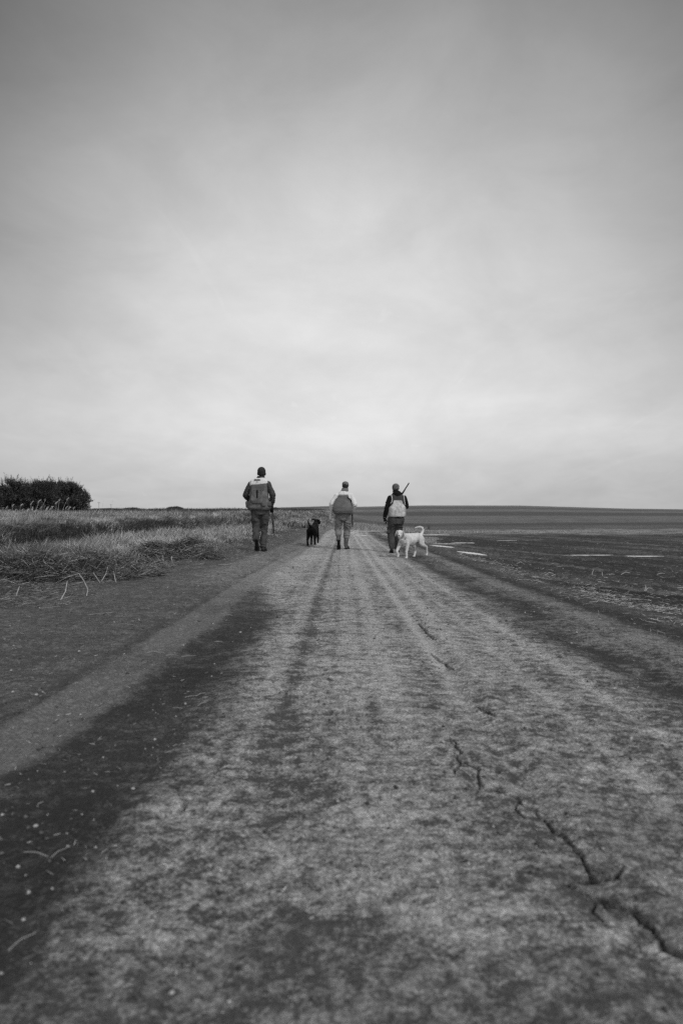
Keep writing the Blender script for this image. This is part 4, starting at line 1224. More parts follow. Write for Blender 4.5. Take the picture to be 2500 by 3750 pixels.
# ================= right man: striped cap, black sleeves, piped vest with pale soiled pouch
def man_right():
    x, y = 1.395, 17.4
    root = empty('person', place(x, y))
    tag(root, 'man in striped knit cap and black sleeves walking behind the yellow dog', 'person', 'hunters walking away')
    J = dict(pelvis=(-.005, 0, .87), chest=(.015, .02, 1.30), head=(-.010, .05, 1.655), yaw=.75,
             shoulderL=(-.160, .0, 1.405), elbowL=(-.245, -.02, 1.13), wristL=(-.295, .05, .895),
             shoulderR=(.200, .0, 1.410), elbowR=(.262, .04, 1.185), wristR=(.135, .24, 1.30),
             handL=((-.02, .10, -1), (.9, .2, 0), 1, .8), handR=((-.35, .3, .7), (-.3, -.4, .3), 1, 1.0),
             hipL=(-.105, 0, .86), kneeL=(-.130, .09, .49), ankleL=(-.118, -.08, .135),
             hipR=(.095, 0, .86), kneeR=(.050, .15, .50), ankleR=(.030, .20, .10),
             heelL=(-.120, -.14, .075), footL=(.0, .93, -.30), footupL=(0, .30, .93),
             heelR=(.030, .14, .012), footR=(.12, 1, 0), footupR=(0, 0, 1))
    fuse('body', body_prims(J), M_SKIN, root, .0065, 2)
    eyes(J, root)
    c = Vector(J['head']); q = Quaternion((0, 0, 1), J['yaw'])
    bd = Prims().ell(c + q @ Vector((0, .045, -.080)), (.052, .052, .040)).ell(c + q @ Vector((.058, .01, -.055)), (.018, .04, .04)).ell(c + q @ Vector((-.058, .01, -.055)), (.018, .04, .04))
    fuse('beard', bd, M_HAIR, root, .006, 2)
    MT = cloth('charcoal_cargo_twill', .062, .35, 6)
    trousers(J, MT, root, 1.08, .90, 9.0, cargo=True)
    M_BLACK = cloth('black_fleece', .011, .3, 20, .95, 350, .3)
    jk = jacket(J, M_BLACK, root, .070, .066, .046, .895, .98, 12.0)
    hd = Prims().ell((.015, -.035, 1.510), (.125, .095, .060)).ell((.01, .01, 1.545), (.105, .10, .055)).ell((.02, -.085, 1.475), (.085, .050, .050))
    hd.cap((-.05, -.02, 1.55), .045, (.06, -.05, 1.53), .045)
    fuse('hood', hd, M_BLACK, jk, .008, 3, folds(.010, 8, 18, 4.0, .003))
    for s in 'LR': boot(J, s, cloth('worn_boot', .045 if s == 'L' else .085, .4, 12), M_RUBBER, root, .25)
    for s in 'LR':
        g = Prims(); wr = Vector(J['wrist' + s]); el = Vector(J['elbow' + s])
        hand(g, wr, *J['hand' + s][:4], 1.0, .009); g.cap(wr.lerp(el, .22), .045, wr, .036)
        gl = fuse('glove', g, M_GLOVE, root, .006, 2)
        if s == 'L':
            plain('emblem', Prims().ell(wr + Vector((-.002, -.050, -.115)), (.010, .006, .018)), cloth('grey_print', .4, .1), gl); plain('cuff_label', Prims().ell(wr + Vector((.002, -.050, .006)), (.016, .006, .005)), cloth('grey_label', .3, .1), gl)
    # vest
    M_V = cloth('charcoal_vest', .058, .15, 8)
    v = Prims()
    v.loft([(.018, .0, .935, .205, .158), (.018, 0, 1.0, .214, .168), (.018, .0, 1.12, .204, .165), (.018, .01, 1.24, .196, .160), (.018, .01, 1.36, .190, .150),
            (.018, .01, 1.45, .182, .128), (.018, .015, 1.50, .125, .105)], p=2.7)
    vest = fuse('vest', v, M_V, root, .010, 5, folds(.007, 5, 8, 14.0, .003))
    def pouch(cc):
        if cc.y > .03: return False
        half = .112 if cc.z > 1.26 else .112 + (1.26 - cc.z) / .09 * .075
        return cc.z < 1.335 and abs(cc.x - .028) < half
    M_P = cloth('soiled_pale_canvas', .50, .45, 8, .85, 300, .4, .2)
    split_off(vest, 'pouch', pouch, M_P, .016)
    M_TRIM = cloth('white_piping', .75, .05)
    for s in (-1, 1):
        if s < 0: pts = [(-.135, -.075, 1.475), (-.118, -.118, 1.42), (-.112, -.137, 1.36), (-.125, -.140, 1.30), (-.152, -.130, 1.265)]
        else: pts = [(.178, -.070, 1.475), (.186, -.105, 1.42), (.192, -.120, 1.35), (.205, -.108, 1.28), (.214, -.09, 1.22)]
        ch = Prims().chain([(Vector(p) + Vector((0, -.008, 0)), .0075) for p in pts], 8)
        plain('piping', ch, M_TRIM, vest)
    # striped cap: the stripes tilt with the head
    k = Prims(); k.ell(c + Vector((0, -.008, .030)), (.095, .108, .090)).ell(c + Vector((0, -.012, -.005)), (.093, .105, .062))
    M_S = bpy.data.materials.new('striped_knit'); M_S.use_nodes = True
    nt = M_S.node_tree; b = nt.nodes['Principled BSDF']; b.inputs['Roughness'].default_value = .95
    tc = nt.nodes.new('ShaderNodeTexCoord'); mp = nt.nodes.new('ShaderNodeMapping'); mp.inputs['Rotation'].default_value = (0, R(-24), 0)
    nt.links.new(tc.outputs['Object'], mp.inputs[0])
    wv = nt.nodes.new('ShaderNodeTexWave'); wv.bands_direction = 'Z'; wv.inputs['Scale'].default_value = 9.5; wv.inputs['Distortion'].default_value = .6; wv.inputs['Detail'].default_value = 1
    wv.inputs['Phase Offset'].default_value = 1.2
    nt.links.new(mp.outputs[0], wv.inputs['Vector'])
    rp = nt.nodes.new('ShaderNodeValToRGB'); rp.color_ramp.elements[0].color = (.05, .05, .05, 1); rp.color_ramp.elements[1].color = (.26, .26, .26, 1)
    rp.color_ramp.elements[0].position = .80; rp.color_ramp.elements[1].position = .9
    nt.links.new(wv.outputs[0], rp.inputs[0]); nt.links.new(rp.outputs[0], b.inputs['Base Color'])
    fuse('knit_cap', k, M_S, root, .007, 3)
    o = Vector(root.location)
    shotgun('shotgun on the shoulder of the striped-cap man, barrel pointing up', o + Vector((-.14, .30, 1.03)), o + Vector((.308, -.16, 1.775)), (.2, 1, .5))
man_right()

# ------------------------------------------------------------------ dogs
def coat(name, lo, hi, scale=5, rough=.75, spec=.2):
    m, nt, b = principled(name, lo, rough, spec)
    N, L = nt.nodes.new, nt.links.new
    tc = N('ShaderNodeTexCoord')
    n = N('ShaderNodeTexNoise'); n.inputs['Scale'].default_value = scale; n.inputs['Detail'].default_value = 5
    L(tc.outputs['Object'], n.inputs['Vector'])
    r = N('ShaderNodeValToRGB'); e = r.color_ramp.elements
    e[0].position = .32; e[0].color = (lo,) * 3 + (1,); e[1].position = .62; e[1].color = (hi,) * 3 + (1,)
    L(n.outputs[0], r.inputs[0]); L(r.outputs[0], b.inputs['Base Color'])
    mp = N('ShaderNodeMapping'); mp.inputs['Scale'].default_value = (1, .25, 1.0); L(tc.outputs['Object'], mp.inputs[0])
    n2 = N('ShaderNodeTexNoise'); n2.inputs['Scale'].default_value = 160; n2.inputs['Detail'].default_value = 3
    L(mp.outputs[0], n2.inputs['Vector'])
    bp = N('ShaderNodeBump'); bp.inputs['Strength'].default_value = .35; bp.inputs['Distance'].default_value = .004
    L(n2.outputs[0], bp.inputs['Height']); L(bp.outputs[0], b.inputs['Normal'])
    return m

def paw(pr, c, f, s=1.0):
    """c: point on the ground under the pastern; f forward (horizontal)"""
    f = Vector(f).normalized(); r = Vector((f.y, -f.x, 0)); c = Vector(c)
    if r.length < .1: r = Vector((1, 0, 0))
    pr.ell(c + f * .015 + Vector((0, 0, .020)), (.026 * s,) * 3)
    for k, o in enumerate((-.024, -.008, .008, .024)):
        ln = .040 if k in (1, 2) else .030
        pr.cap(c + r * o * s + Vector((0, 0, .018)) + f * .015, .012 * s, c + r * o * 1.1 * s + f * ln + Vector((0, 0, .012)), .0105 * s, 8, 3)

def dog_body(pr, S=1.0):
    pr.ell((0, .20, .42), (.122 * S, .175, .158), Quaternion((1, 0, 0), .18))
    pr.ell((0, .30, .44), (.100 * S, .10, .130))
    pr.ell((0, .02, .42), (.122 * S, .20, .138), Quaternion((1, 0, 0), .05))
    pr.ell((0, -.17, .450), (.102 * S, .17, .110), Quaternion((1, 0, 0), -.05))
    pr.ell((0, -.33, .462), (.104 * S, .110, .100))
    pr.cap((0, .22, .53), .045, (0, -.30, .525), .050)
    for s in (-1, 1):
        pr.ell((.072 * s, .25, .45), (.046, .080, .125), Quaternion((1, 0, 0), -.3))
        pr.ell((.064 * s, -.33, .40), (.052, .100, .125), Quaternion((1, 0, 0), .25))

def front_leg(pr, s, el, wr, ft, f=(0, 1, 0), paws=True):
    pr.chain([((.070 * s, .27, .42), .058), (el, .043), (wr, .030), (ft, .026)])
    if paws: paw(pr, (ft[0], ft[1], ft[2] - .035), f)
def hind_leg(pr, s, kn, hk, ft, f=(0, 1, 0), paws=True):
    pr.chain([((.065 * s, -.34, .42), .075), (kn, .058), (hk, .030), (ft, .026)])
    pr.ell(hk, (.020, .030, .028))
    if paws: paw(pr, (ft[0], ft[1], ft[2] - .035), f)

def yellow_dog():
    x, y = 1.600, 15.75
    rz = math.atan2(.64, -.77)
    root = empty('dog', place(x, y), rz)
    tag(root, 'yellow dog with curled tail stepping across the road and looking at the camera', 'dog', 'dogs walking with the hunters')
    M_Y = coat('yellow_coat', .44, .66, 7)
    pr = Prims(); dog_body(pr)
    # neck and chest turn towards the onlooker
    hc = Vector((.165 * -1 + -.02, .555, .575)) # head centre, turned to its left
    hc = Vector((-.075, .555, .585))
    pr.chain([((0, .26, .48), .100), ((-.02, .38, .50), .085), ((-.05, .47, .545), .075), (hc, .070)])
    pr.chain([((0, .33, .40), .070), ((-.03, .42, .46), .060)])
    hf = Vector((-.50, .86, -.20)).normalized(); q = frame_q(hf, (0, 0, 1))
    H = lambda a, b, c: hc + q @ Vector((a, b, c))
    pr.ell(H(0, -.01, .012), (.068, .078, .064), q)                   # skull
    pr.ell(H(0, .030, .022), (.056, .050, .040), q)                   # brow
    pr.chain([(H(0, .05, -.012), .050), (H(0, .10, -.022), .043), (H(0, .140, -.026), .036)])
    pr.cap(H(0, .04, -.052), .034, H(0, .120, -.066), .026)             # jaw
    pr.ell(H(.022, .11, -.046), (.016, .03, .022), q); pr.ell(H(-.022, .11, -.046), (.016, .03, .022), q)   # flews
    # legs: dog's left fore carries, right fore lifted and bent
    front_leg(pr, -1, (-.085, .26, .30), (-.085, .31, .165), (-.085, .30, .045), (0, 1, 0))
    front_leg(pr, 1, (.075, .36, .30), (.080, .455, .175), (.072, .405, .095), (0, .7, -.7))
    hind_leg(pr, 1, (.085, -.24, .29), (.085, -.33, .165), (.082, -.26, .045))
    hind_leg(pr, -1, (-.085, -.34, .30), (-.085, -.52, .235), (-.085, -.545, .085), (0, .8, -.6))
    # tail: up and curled forward over the back
    pr.chain([((0, -.40, .52), .038), ((0, -.465, .565), .034), ((0, -.505, .63), .030), ((0, -.475, .690), .026), ((.01, -.39, .715), .022), ((.015, -.28, .708), .017), ((.02, -.19, .690), .009)], 12)
    def f(c):
        return .004 * mnoise.noise(c * 18) + .0025 * mnoise.noise(Vector((c.x, c.y * .4, c.z)) * 80)
    body = fuse('body', pr, M_Y, root, .0075, 3, f)
    M_E = coat('yellow_ear_coat', .36, .50)
    for s in (-1, 1):
        e = Prims(); a = H(.062 * s, -.025, .048)
        for t, wd, ln in [(k / 12, .018 + .021 * math.sin(math.pi * min(1, .15 + .8 * k / 12)), .013) for k in range(13)]:
            e.ell(H((.066 + .026 * math.sin(t * 1.6)) * s, -.022 + .030 * t, .046 - .098 * t), (ln, wd, .022), q @ Quaternion((0, 0, 1), -.25 * s))
        o = fuse('ear', e, M_E, root, .005, 3)
        # flatten towards the side of the head
    M_N, _, _ = principled('dog_nose', .012, .35, .5)
    plain('nose', Prims().ell(H(0, .166, -.010), (.019, .013, .015), q), M_N, root)
    for s in (-1, 1):
        plain('eye', Prims().ell(H(.033 * s, .070, .020), (.0105, .009, .0095), q), M_N, root)
    plain('mouth', Prims().cap(H(0, .158, -.026), .0035, H(0, .150, -.050), .004, 8).cap(H(-.018, .140, -.060), .0035, H(.018, .140, -.060), .0035, 8), M_N, root)
    M_C = cloth('collar_strap', .10, .3)
    ring = Prims(); cc = Vector((-.022, .385, .500)); ax = Vector((-.35, .75, .45)).normalized(); rr, _, uu = basis(ax, (0, 0, 1))
    n = 24; pts = [(cc + rr * math.cos(2 * math.pi * i / n) * .083 + uu * math.sin(2 * math.pi * i / n) * .085, .006) for i in range(n + 1)]
    ring.chain(pts, 8)
    plain('collar', ring, M_C, root)

def black_dog():
    x, y = -.80, 19.3
    root = empty('dog', place(x, y), math.atan2(-.10, .99))
    tag(root, 'black dog with raised tail trotting away beside the white-shirted man', 'dog', 'dogs walking with the hunters')
    M_B = coat('black_coat', .004, .008, 6, .7, .12)
    pr = Prims(); dog_body(pr, .86)
    hc = Vector((.03, .50, .665))
    pr.chain([((0, .24, .50), .095), ((.01, .36, .565), .080), ((.02, .45, .63), .066), (hc, .062)])
    hf = Vector((.50, .84, -.12)).normalized(); q = frame_q(hf, (.1, 0, 1))
    H = lambda a, b, c: hc + q @ Vector((a, b, c))
    pr.ell(H(0, -.01, .012), (.066, .078, .060), q); pr.ell(H(0, .030, .020), (.054, .050, .038), q)
    pr.chain([(H(0, .05, -.012), .044), (H(0, .10, -.020), .036), (H(0, .145, -.024), .030)])
    pr.cap(H(0, .04, -.045), .028, H(0, .12, -.052), .020)
    front_leg(pr, 1, (.085, .30, .30), (.088, .38, .20), (.088, .355, .105), (0, .5, -.8))
    front_leg(pr, -1, (-.080, .24, .30), (-.080, .22, .165), (-.080, .20, .045))
    hind_leg(pr, -1, (-.092, -.26, .29), (-.098, -.43, .180), (-.098, -.38, .045))
    hind_leg(pr, 1, (.088, -.22, .30), (.088, -.32, .180), (.086, -.24, .065), (0, 1, -.3))
    pr.chain([((0, -.40, .52), .034), ((-.03, -.455, .575), .028), ((-.062, -.475, .64), .023), ((-.070, -.460, .705), .018), ((-.045, -.44, .765), .009)], 12)
    fuse('body', pr, M_B, root, .0075, 3, lambda c: .0025 * mnoise.noise(c * 18))
    for s in (-1, 1):
        e = Prims(); a = H(.060 * s, -.030, .050)
        if s < 0: e.chain([(a, .020), (H(-.100, -.03, .062), .026), (H(-.145, -.02, .045), .024), (H(-.165, -.02, .018), .015)], 12)
        else: e.chain([(a, .020), (H(.092, -.02, .040), .028), (H(.115, -.01, -.005), .028), (H(.120, -.0, -.05), .018)], 12)
        fuse('ear', e, M_B, root, .005, 2)
    for s in (-1, 1):
        plain('eye', Prims().ell(H(.033 * s, .068, .020), (.0105, .009, .0095), q), M_EYE, root)
    plain('nose', Prims().ell(H(0, .172, -.012), (.018, .012, .014), q), M_RUBBER, root)
    ring = Prims(); cc = Vector((.012, .365, .572)); ax = Vector((.1, .75, .6)).normalized(); rr, _, uu = basis(ax, (0, 0, 1)); n = 24
    ring.chain([(cc + rr * math.cos(2 * math.pi * i / n) * .083 + uu * math.sin(2 * math.pi * i / n) * .086, .008) for i in range(n + 1)], 8)
    plain('collar', ring, cloth('black_dog_collar', .03, .3), root)
yellow_dog()
black_dog()

# ------------------------------------------------------------------ cedars
M_CEDAR = attr_mat('cedar_foliage', 'tone', .85, .05, .1)
M_BARK = cloth('cedar_bark', .07, .4, 8, .95)
def cedar_crown(seed, W, H, ntuft=900):
    """feathery upswept sprays covering a broad rounded dome down to the ground"""
    r = np.random.default_rng(seed)
    parts = []
    # main boughs: leave the trunk, curve outward then up; sprays set along their outer half
    nb = 74
    th = r.uniform(0, 2 * np.pi, nb); hz = r.uniform(.02, .88, nb) ** .85
    P, D, S = [], [], []
    for i in range(nb):
        z0 = H * hz[i] * .82
        prof = W * .5 * (1 - (hz[i]) ** 2.6) * r.uniform(.82, 1.12) + .15
        upk = .25 + .75 * hz[i]
        k = 15
        for j in range(k):
            t = .22 + .78 * (j + r.random()) / k
            rad = prof * t
            x = math.cos(th[i]) * rad; y = math.sin(th[i]) * rad
            z = z0 + upk * prof * .45 * t * t + r.normal(0, .05)
            for m in range(3):
                P.append((x + r.normal(0, .16), y + r.normal(0, .16), z + r.normal(0, .14)))
                d = np.array([math.cos(th[i]) * (.75 - .35 * hz[i]) + r.normal(0, .35), math.sin(th[i]) * (.75 - .35 * hz[i]) + r.normal(0, .35), .45 + .8 * hz[i] + r.normal(0, .3)])
                D.append(d / np.linalg.norm(d)); S.append(r.uniform(.22, .46))
    # leaders breaking the top outline
    for i in range(64):
        a = r.uniform(0, 6.28); rr = W * .47 * math.sqrt(r.random()); zt = H * (1 - .45 * (rr / (W * .5)) ** 3) * r.uniform(.78, 1.08)
        lean = np.array([math.cos(a) * .35 + .15, math.sin(a) * .35, 1.0]); lean /= np.linalg.norm(lean)
        ln = r.uniform(.45, 1.25)
        for j in range(12):
            t = j / 12
            p = np.array([math.cos(a) * rr, math.sin(a) * rr, zt - ln]) + lean * ln * t
            for m in range(2):
                P.append(p + r.normal(0, .05 * (1.2 - t), 3)); d = lean + r.normal(0, .28, 3); D.append(d / np.linalg.norm(d)); S.append(r.uniform(.10, .24) * (1.15 - .6 * t))
    P, D, S = np.array(P), np.array(D), np.array(S)
    n0 = len(P)
    # every spray is a plume of small scale-leaf slivers
    k = 7
    P = np.repeat(P, k, 0); D = np.repeat(D, k, 0); S = np.repeat(S, k)
    n = len(P)
    t = r.uniform(0, 1, n)
    side = np.cross(D, r.normal(0, 1, (n, 3))); side /= np.linalg.norm(side, axis=1)[:, None] + 1e-9
    base = P + D * (t * S)[:, None]
    dirn = D * .75 + side * .7; dirn /= np.linalg.norm(dirn, axis=1)[:, None]
    L = S * r.uniform(.25, .55, n) * (1.15 - .6 * t)
    wv = np.cross(dirn, r.normal(0, 1, (n, 3))); wv /= np.linalg.norm(wv, axis=1)[:, None] + 1e-9
    w = (L * .22)[:, None]
    V = np.stack([base, base + dirn * (L * .45)[:, None] + wv * w, base + dirn * L[:, None], base + dirn * (L * .45)[:, None] - wv * w], 1)
    clump = np.repeat(.02 + .13 * r.random(n0) ** 1.8, k) * r.uniform(.7, 1.3, n)
    Cc = np.ones((n, 4, 4)); Cc[:, :, :3] = clump[:, None, None]
    Q = (np.arange(n) * 4)[:, None] + np.arange(4)
    return mesh_np('crown', V.reshape(-1, 3), quads=Q, attr={'tone': Cc.reshape(-1, 4)})

def cedars():
    specs = [  # u (photo), distance, width, height above its ground, look
        (-25, 80, 4.2, 4.0, 'dark feathery cedar cut by the left edge of the photo, leftmost of the row'),
        (45, 78, 3.7, 4.45, 'dark feathery cedar second from the left end of the row'),
        (100, 82, 3.6, 4.0, 'dark feathery cedar with a thin leaning leader, third from the left in the row'),
        (155, 78, 3.5, 4.35, 'dark feathery cedar in the middle of the row'),
        (205, 81, 3.9, 4.25, 'dark cedar, tallest of the row, just left of the end pair'),
        (252, 77, 3.5, 3.9, 'dark rounded cedar next to the right end of the row'),
        (282, 79, 2.5, 3.2, 'dark low cedar with ragged side branches at the right end of the row'),
        (15, 90, 4.6, 3.9, 'dark cedar standing behind the left part of the row'),
        (128, 91, 4.6, 3.9, 'dark cedar standing behind the middle of the row'),
        (228, 90, 4.4, 3.9, 'dark cedar standing behind the right part of the row')]
    crowns = {}
    for i, (u, d, W, H, lab) in enumerate(specs):
        x = (u - 1250) / 2500 * d
        root = empty('cedar_tree', (x, d, ground_z(x, d) - .05), rng.uniform(0, 6))
        tag(root, lab, 'tree', 'cedar trees in a row behind the meadow')
        link('crown', cedar_crown(300 + i, W, H), M_CEDAR, root)
        tr = Prims().chain([((0, 0, -.1), .16), ((.05, .02, H * .3), .12), ((-.03, 0, H * .6), .07), ((.02, 0, H * .9), .02)], 10)
        for k in range(7):
            a = k * 2.4; z = H * (.08 + .1 * k); e = W * .32
            tr.chain([((0, 0, z), .05), ((math.cos(a) * e * .5, math.sin(a) * e * .5, z + .12), .032), ((math.cos(a) * e, math.sin(a) * e, z + .4), .012)], 8)
        plain('trunk', tr, M_BARK, root)
cedars()

# low shrubs on the skyline
def shrub(u, d, w, h, label, tone=.06, group='low shrubs on the skyline', name='shrub'):
    x = (u - 1250) / 2500 * d
    root = empty(name, (x, d, ground_z(x, d)))
    tag(root, label, 'shrub', group)
    n = int(900 + 500 * w)
    px = rng.uniform(-1, 1, n); py = rng.normal(0, .35, n); top = (1 - px ** 2) ** .5 * (.75 + .35 * fbm(px * 3 + u, px * 0, 3, 7))
    pz = rng.random(n) ** .8 * top * h
    hh = rng.uniform(.25, .55, n) * min(1, h); 
    A = blades(px * w / 2, py * w * .3, pz * .85, hh, rng.uniform(.06, .13, n), rng.uniform(0, .6, n), rng.uniform(0, 6.3, n), np.clip(tone * np.exp(rng.normal(0, .35, n)), .015, .4), seg=2)
    build_blades('foliage', [A], M_CEDAR, parent=root)
    st = Prims()
    for k in range(5):
        a = k * 1.3; st.cap((0, 0, -.05), .03, (math.cos(a) * w * .2, math.sin(a) * w * .1, h * .6), .012, 8, 2)
    plain('stem', st, M_BARK, root)
shrub(350, 190, 12, .75, 'long low hedge shrub on the skyline just right of the windmill')
shrub(400, 190, 9, .85, 'low hedge shrub on the skyline right of the long one')
shrub(482, 108, 3.4, .62, 'low dark shrub poking over the meadow skyline, right of the hedge')
shrub(560, 105, 4.4, .36, 'low dark shrub on the skyline above the brush mound')
shrub(640, 100, 2.8, .72, 'rounded dark shrub on the skyline midway to the tall man')
shrub(1000, 130, 3.0, .7, 'dark scrub tuft on the skyline right behind the tall man')

# windmill on a lattice tower
def windmill():
    d = 400; u = 327; x = (u - 1250) / 2500 * d
    z0 = ground_z(x, d) - .1
    M, _, _ = principled('weathered_steel', .06, .7, .3)
    root = empty('windmill', (x, d, z0)); top = CAM_H + 32 / 2500 * d - z0
    tag(root, 'small thin lattice tower windmill on the horizon right of the cedar trees', 'windmill')
    t = Prims(); hb, ht = .95, .22
    for sx in (-1, 1):
        for sy in (-1, 1): t.cap((sx * hb, sy * hb, 0), .07, (sx * ht, sy * ht, top), .06, 8, 2)
    for k in range(5):
        f0 = k / 5; f1 = (k + 1) / 5
        a = hb + (ht - hb) * f0; b = hb + (ht - hb) * f1
        for s in (-1, 1):
            t.cap((-a, s * a, top * f0), .035, (b, s * b, top * f1), .035, 6, 1); t.cap((s * a, -a, top * f0), .035, (s * b, b, top * f1), .035, 6, 1)
            t.cap((-b, s * b, top * f1), .03, (b, s * b, top * f1), .03, 6, 1)
    plain('tower', t, M, root)
    w = Prims()
    for k in range(14):
        a = 2 * math.pi * k / 14
        c = Vector((-.35 + math.sin(a) * .08 * 0, 0, top + .25)) + Vector((0, math.cos(a), math.sin(a))) * .75
        w.box(c, (.02, .12, .55), Quaternion((1, 0, 0), a - math.pi / 2))
    w.cap((-.4, 0, top + .25), .1, (-.2, 0, top + .25), .1, 10, 2)
    plain('wheel', w, M, root)
    v = Prims().cap((-.3, 0, top + .25), .05, (1.5, 0, top + .25), .04, 8, 2).box((1.9, 0, top + .3), (.45, .02, .38))
    plain('tail_vane', v, M, root)
windmill()

def pole(u, d, v, label):
    x = (u - 1250) / 2500 * d; z0 = ground_z(x, d) - .1
    M = cloth('weathered_pole', .16, .3, 3)
    root = empty('utility_pole', (x, d, z0)); h = CAM_H + (1868 - v) / 2500 * d - z0
    tag(root, label, 'utility pole', 'utility poles on the left horizon')
    plain('post', Prims().cap((0, 0, 0), .13, (0, 0, h), .09, 10, 2), M, root)
    plain('crossarm', Prims().box((0, .0, h - .5), (1.1, .06, .07)), M, root)
pole(363, 420, 1838, 'thin pale utility pole on the left horizon, tallest and nearest the windmill')
pole(407, 520, 1846, 'thin pale utility pole on the left horizon, farther right of the windmill')

# ------------------------------------------------------------------ tall seed-headed reeds
M_REED = cloth('reed_straw', .42, .25, 4)
def reed(x, y, h, lean, az, head, bent, label='pale reed stalk with a fluffy seed head standing in front of the dark cedars', group='seed headed reeds in front of the cedars', th=.010):
    root = empty('reed', (x, y, ground_z(x, y) - .03))
    tag(root, label, 'reed', group)
    pts = []
    for i in range(7):
        t = i / 6; o = lean * t ** 2 * h
        pts.append((Vector((math.cos(az) * o, math.sin(az) * o, h * t * (1 - .15 * lean))), th * (1.15 - .6 * t)))
    plain('stalk', Prims().chain(pts, 6), M_REED, root)
    tip = pts[-1][0]; n = 26
    if head:
        dirv = Vector((math.cos(az) * bent, math.sin(az) * bent, 1 - bent * .6)).normalized()
        tt = rng.random(n)
        bx = np.array([tip.x + dirv.x * (t - .6) * head for t in tt]); by = np.array([tip.y + dirv.y * (t - .6) * head for t in tt]); bz = np.array([tip.z + dirv.z * (t - .6) * head for t in tt])
        A = blades(bx, by, bz, rng.uniform(.04, .09, n), np.full(n, .018), rng.uniform(.3, 1.4, n), az + rng.normal(0, .9, n), np.clip(.5 * np.exp(rng.normal(0, .2, n)), .2, .75), seg=2)
        build_blades('seed_head', [A], M_GRASS, parent=root)
    n = 3
    A = blades(np.zeros(n), np.zeros(n), np.full(n, h * rng.uniform(.1, .4)), rng.uniform(.2, .4, n) * min(1, h), np.full(n, .012), rng.uniform(.6, 1.2, n), rng.uniform(0, 6.3, n), rng.uniform(.2, .4, n))
    build_blades('leaf', [A], M_GRASS, parent=root)
REED_LABELS = None
def reeds():
    global REED_LABELS
    look = ['short drooping', 'tall', 'short', 'stubby', 'tall thin', 'short ragged']
    REED_LABELS = ['%s pale reed, number %s from the left of those before the cedars' % (look[int(k * 2.7) % 6], w) for k, w in enumerate('one two three four five six seven eight nine ten eleven twelve thirteen fourteen fifteen sixteen seventeen eighteen nineteen twenty twenty-one twenty-two twenty-three twenty-four twenty-five'.split())]
    us = [5, 14, 24, 33, 44, 52, 66, 80, 95, 107, 118, 128, 140, 148, 159, 165, 172, 180, 188, 204, 212, 226, 240, 247, 266]
    hs = [.62, .72, .5, .55, .9, .45, .8, .55, .5, .95, .6, 1.05, .6, 1.15, .72, .5, .62, .55, .68, 1.05, 1.15, 1.25, .72, .6, .68]
    for i, (u, h) in enumerate(zip(us, hs)):
        y = rng.uniform(24, 30); x = (u - 1250) / 2500 * y
        z = ground_z(x, y)
        # raise slightly above the meadow top
        reed(x, y, h * .62 + .10, rng.uniform(.05, .3), rng.normal(.3, .6), rng.uniform(.07, .15), rng.uniform(.3, .9), REED_LABELS[i], th=.0065)
    for u, y, h, lab in ((372, 30, .85, 'thin bare weed stalk above the meadow, nearest the right end of the cedars'), (408, 34, .9, 'thin bare weed stalk above the meadow, second from the cedars'),
                         (436, 33, .72, 'thin bare weed stalk above the meadow, third from the cedars'), (458, 30, .5, 'short bare weed stalk above the meadow, farthest from the cedars')):
        x = (u - 1250) / 2500 * y
        reed(x, y, h, .1, .4, 0, .3, lab, 'bare weed stalks right of the cedars', .0035)
reeds()
u, y = 1568, 39.0; x = (u - 1250) / 2500 * y
def weed_tuft(x, y, h, label, name='weed'):
    root = empty(name, (x, y, ground_z(x, y)))
    tag(root, label, 'weed')
    n = 60
    A = blades(rng.normal(0, .05, n), rng.normal(0, .05, n), rng.uniform(0, h * .6, n), rng.uniform(.08, .2, n), np.full(n, .012), rng.uniform(.1, .4, n), rng.uniform(0, 6.3, n), rng.uniform(.04, .12, n), seg=2)
    build_blades('leaf', [A], M_CEDAR, parent=root)
    plain('stalk', Prims().chain([((0, 0, 0), .014), ((.02, 0, h * .6), .01), ((.0, 0, h), .004)], 8), M_BARK, root)
weed_tuft(x, y, .36, 'dark upright weed at the far edge of the ploughed field above the yellow dog')

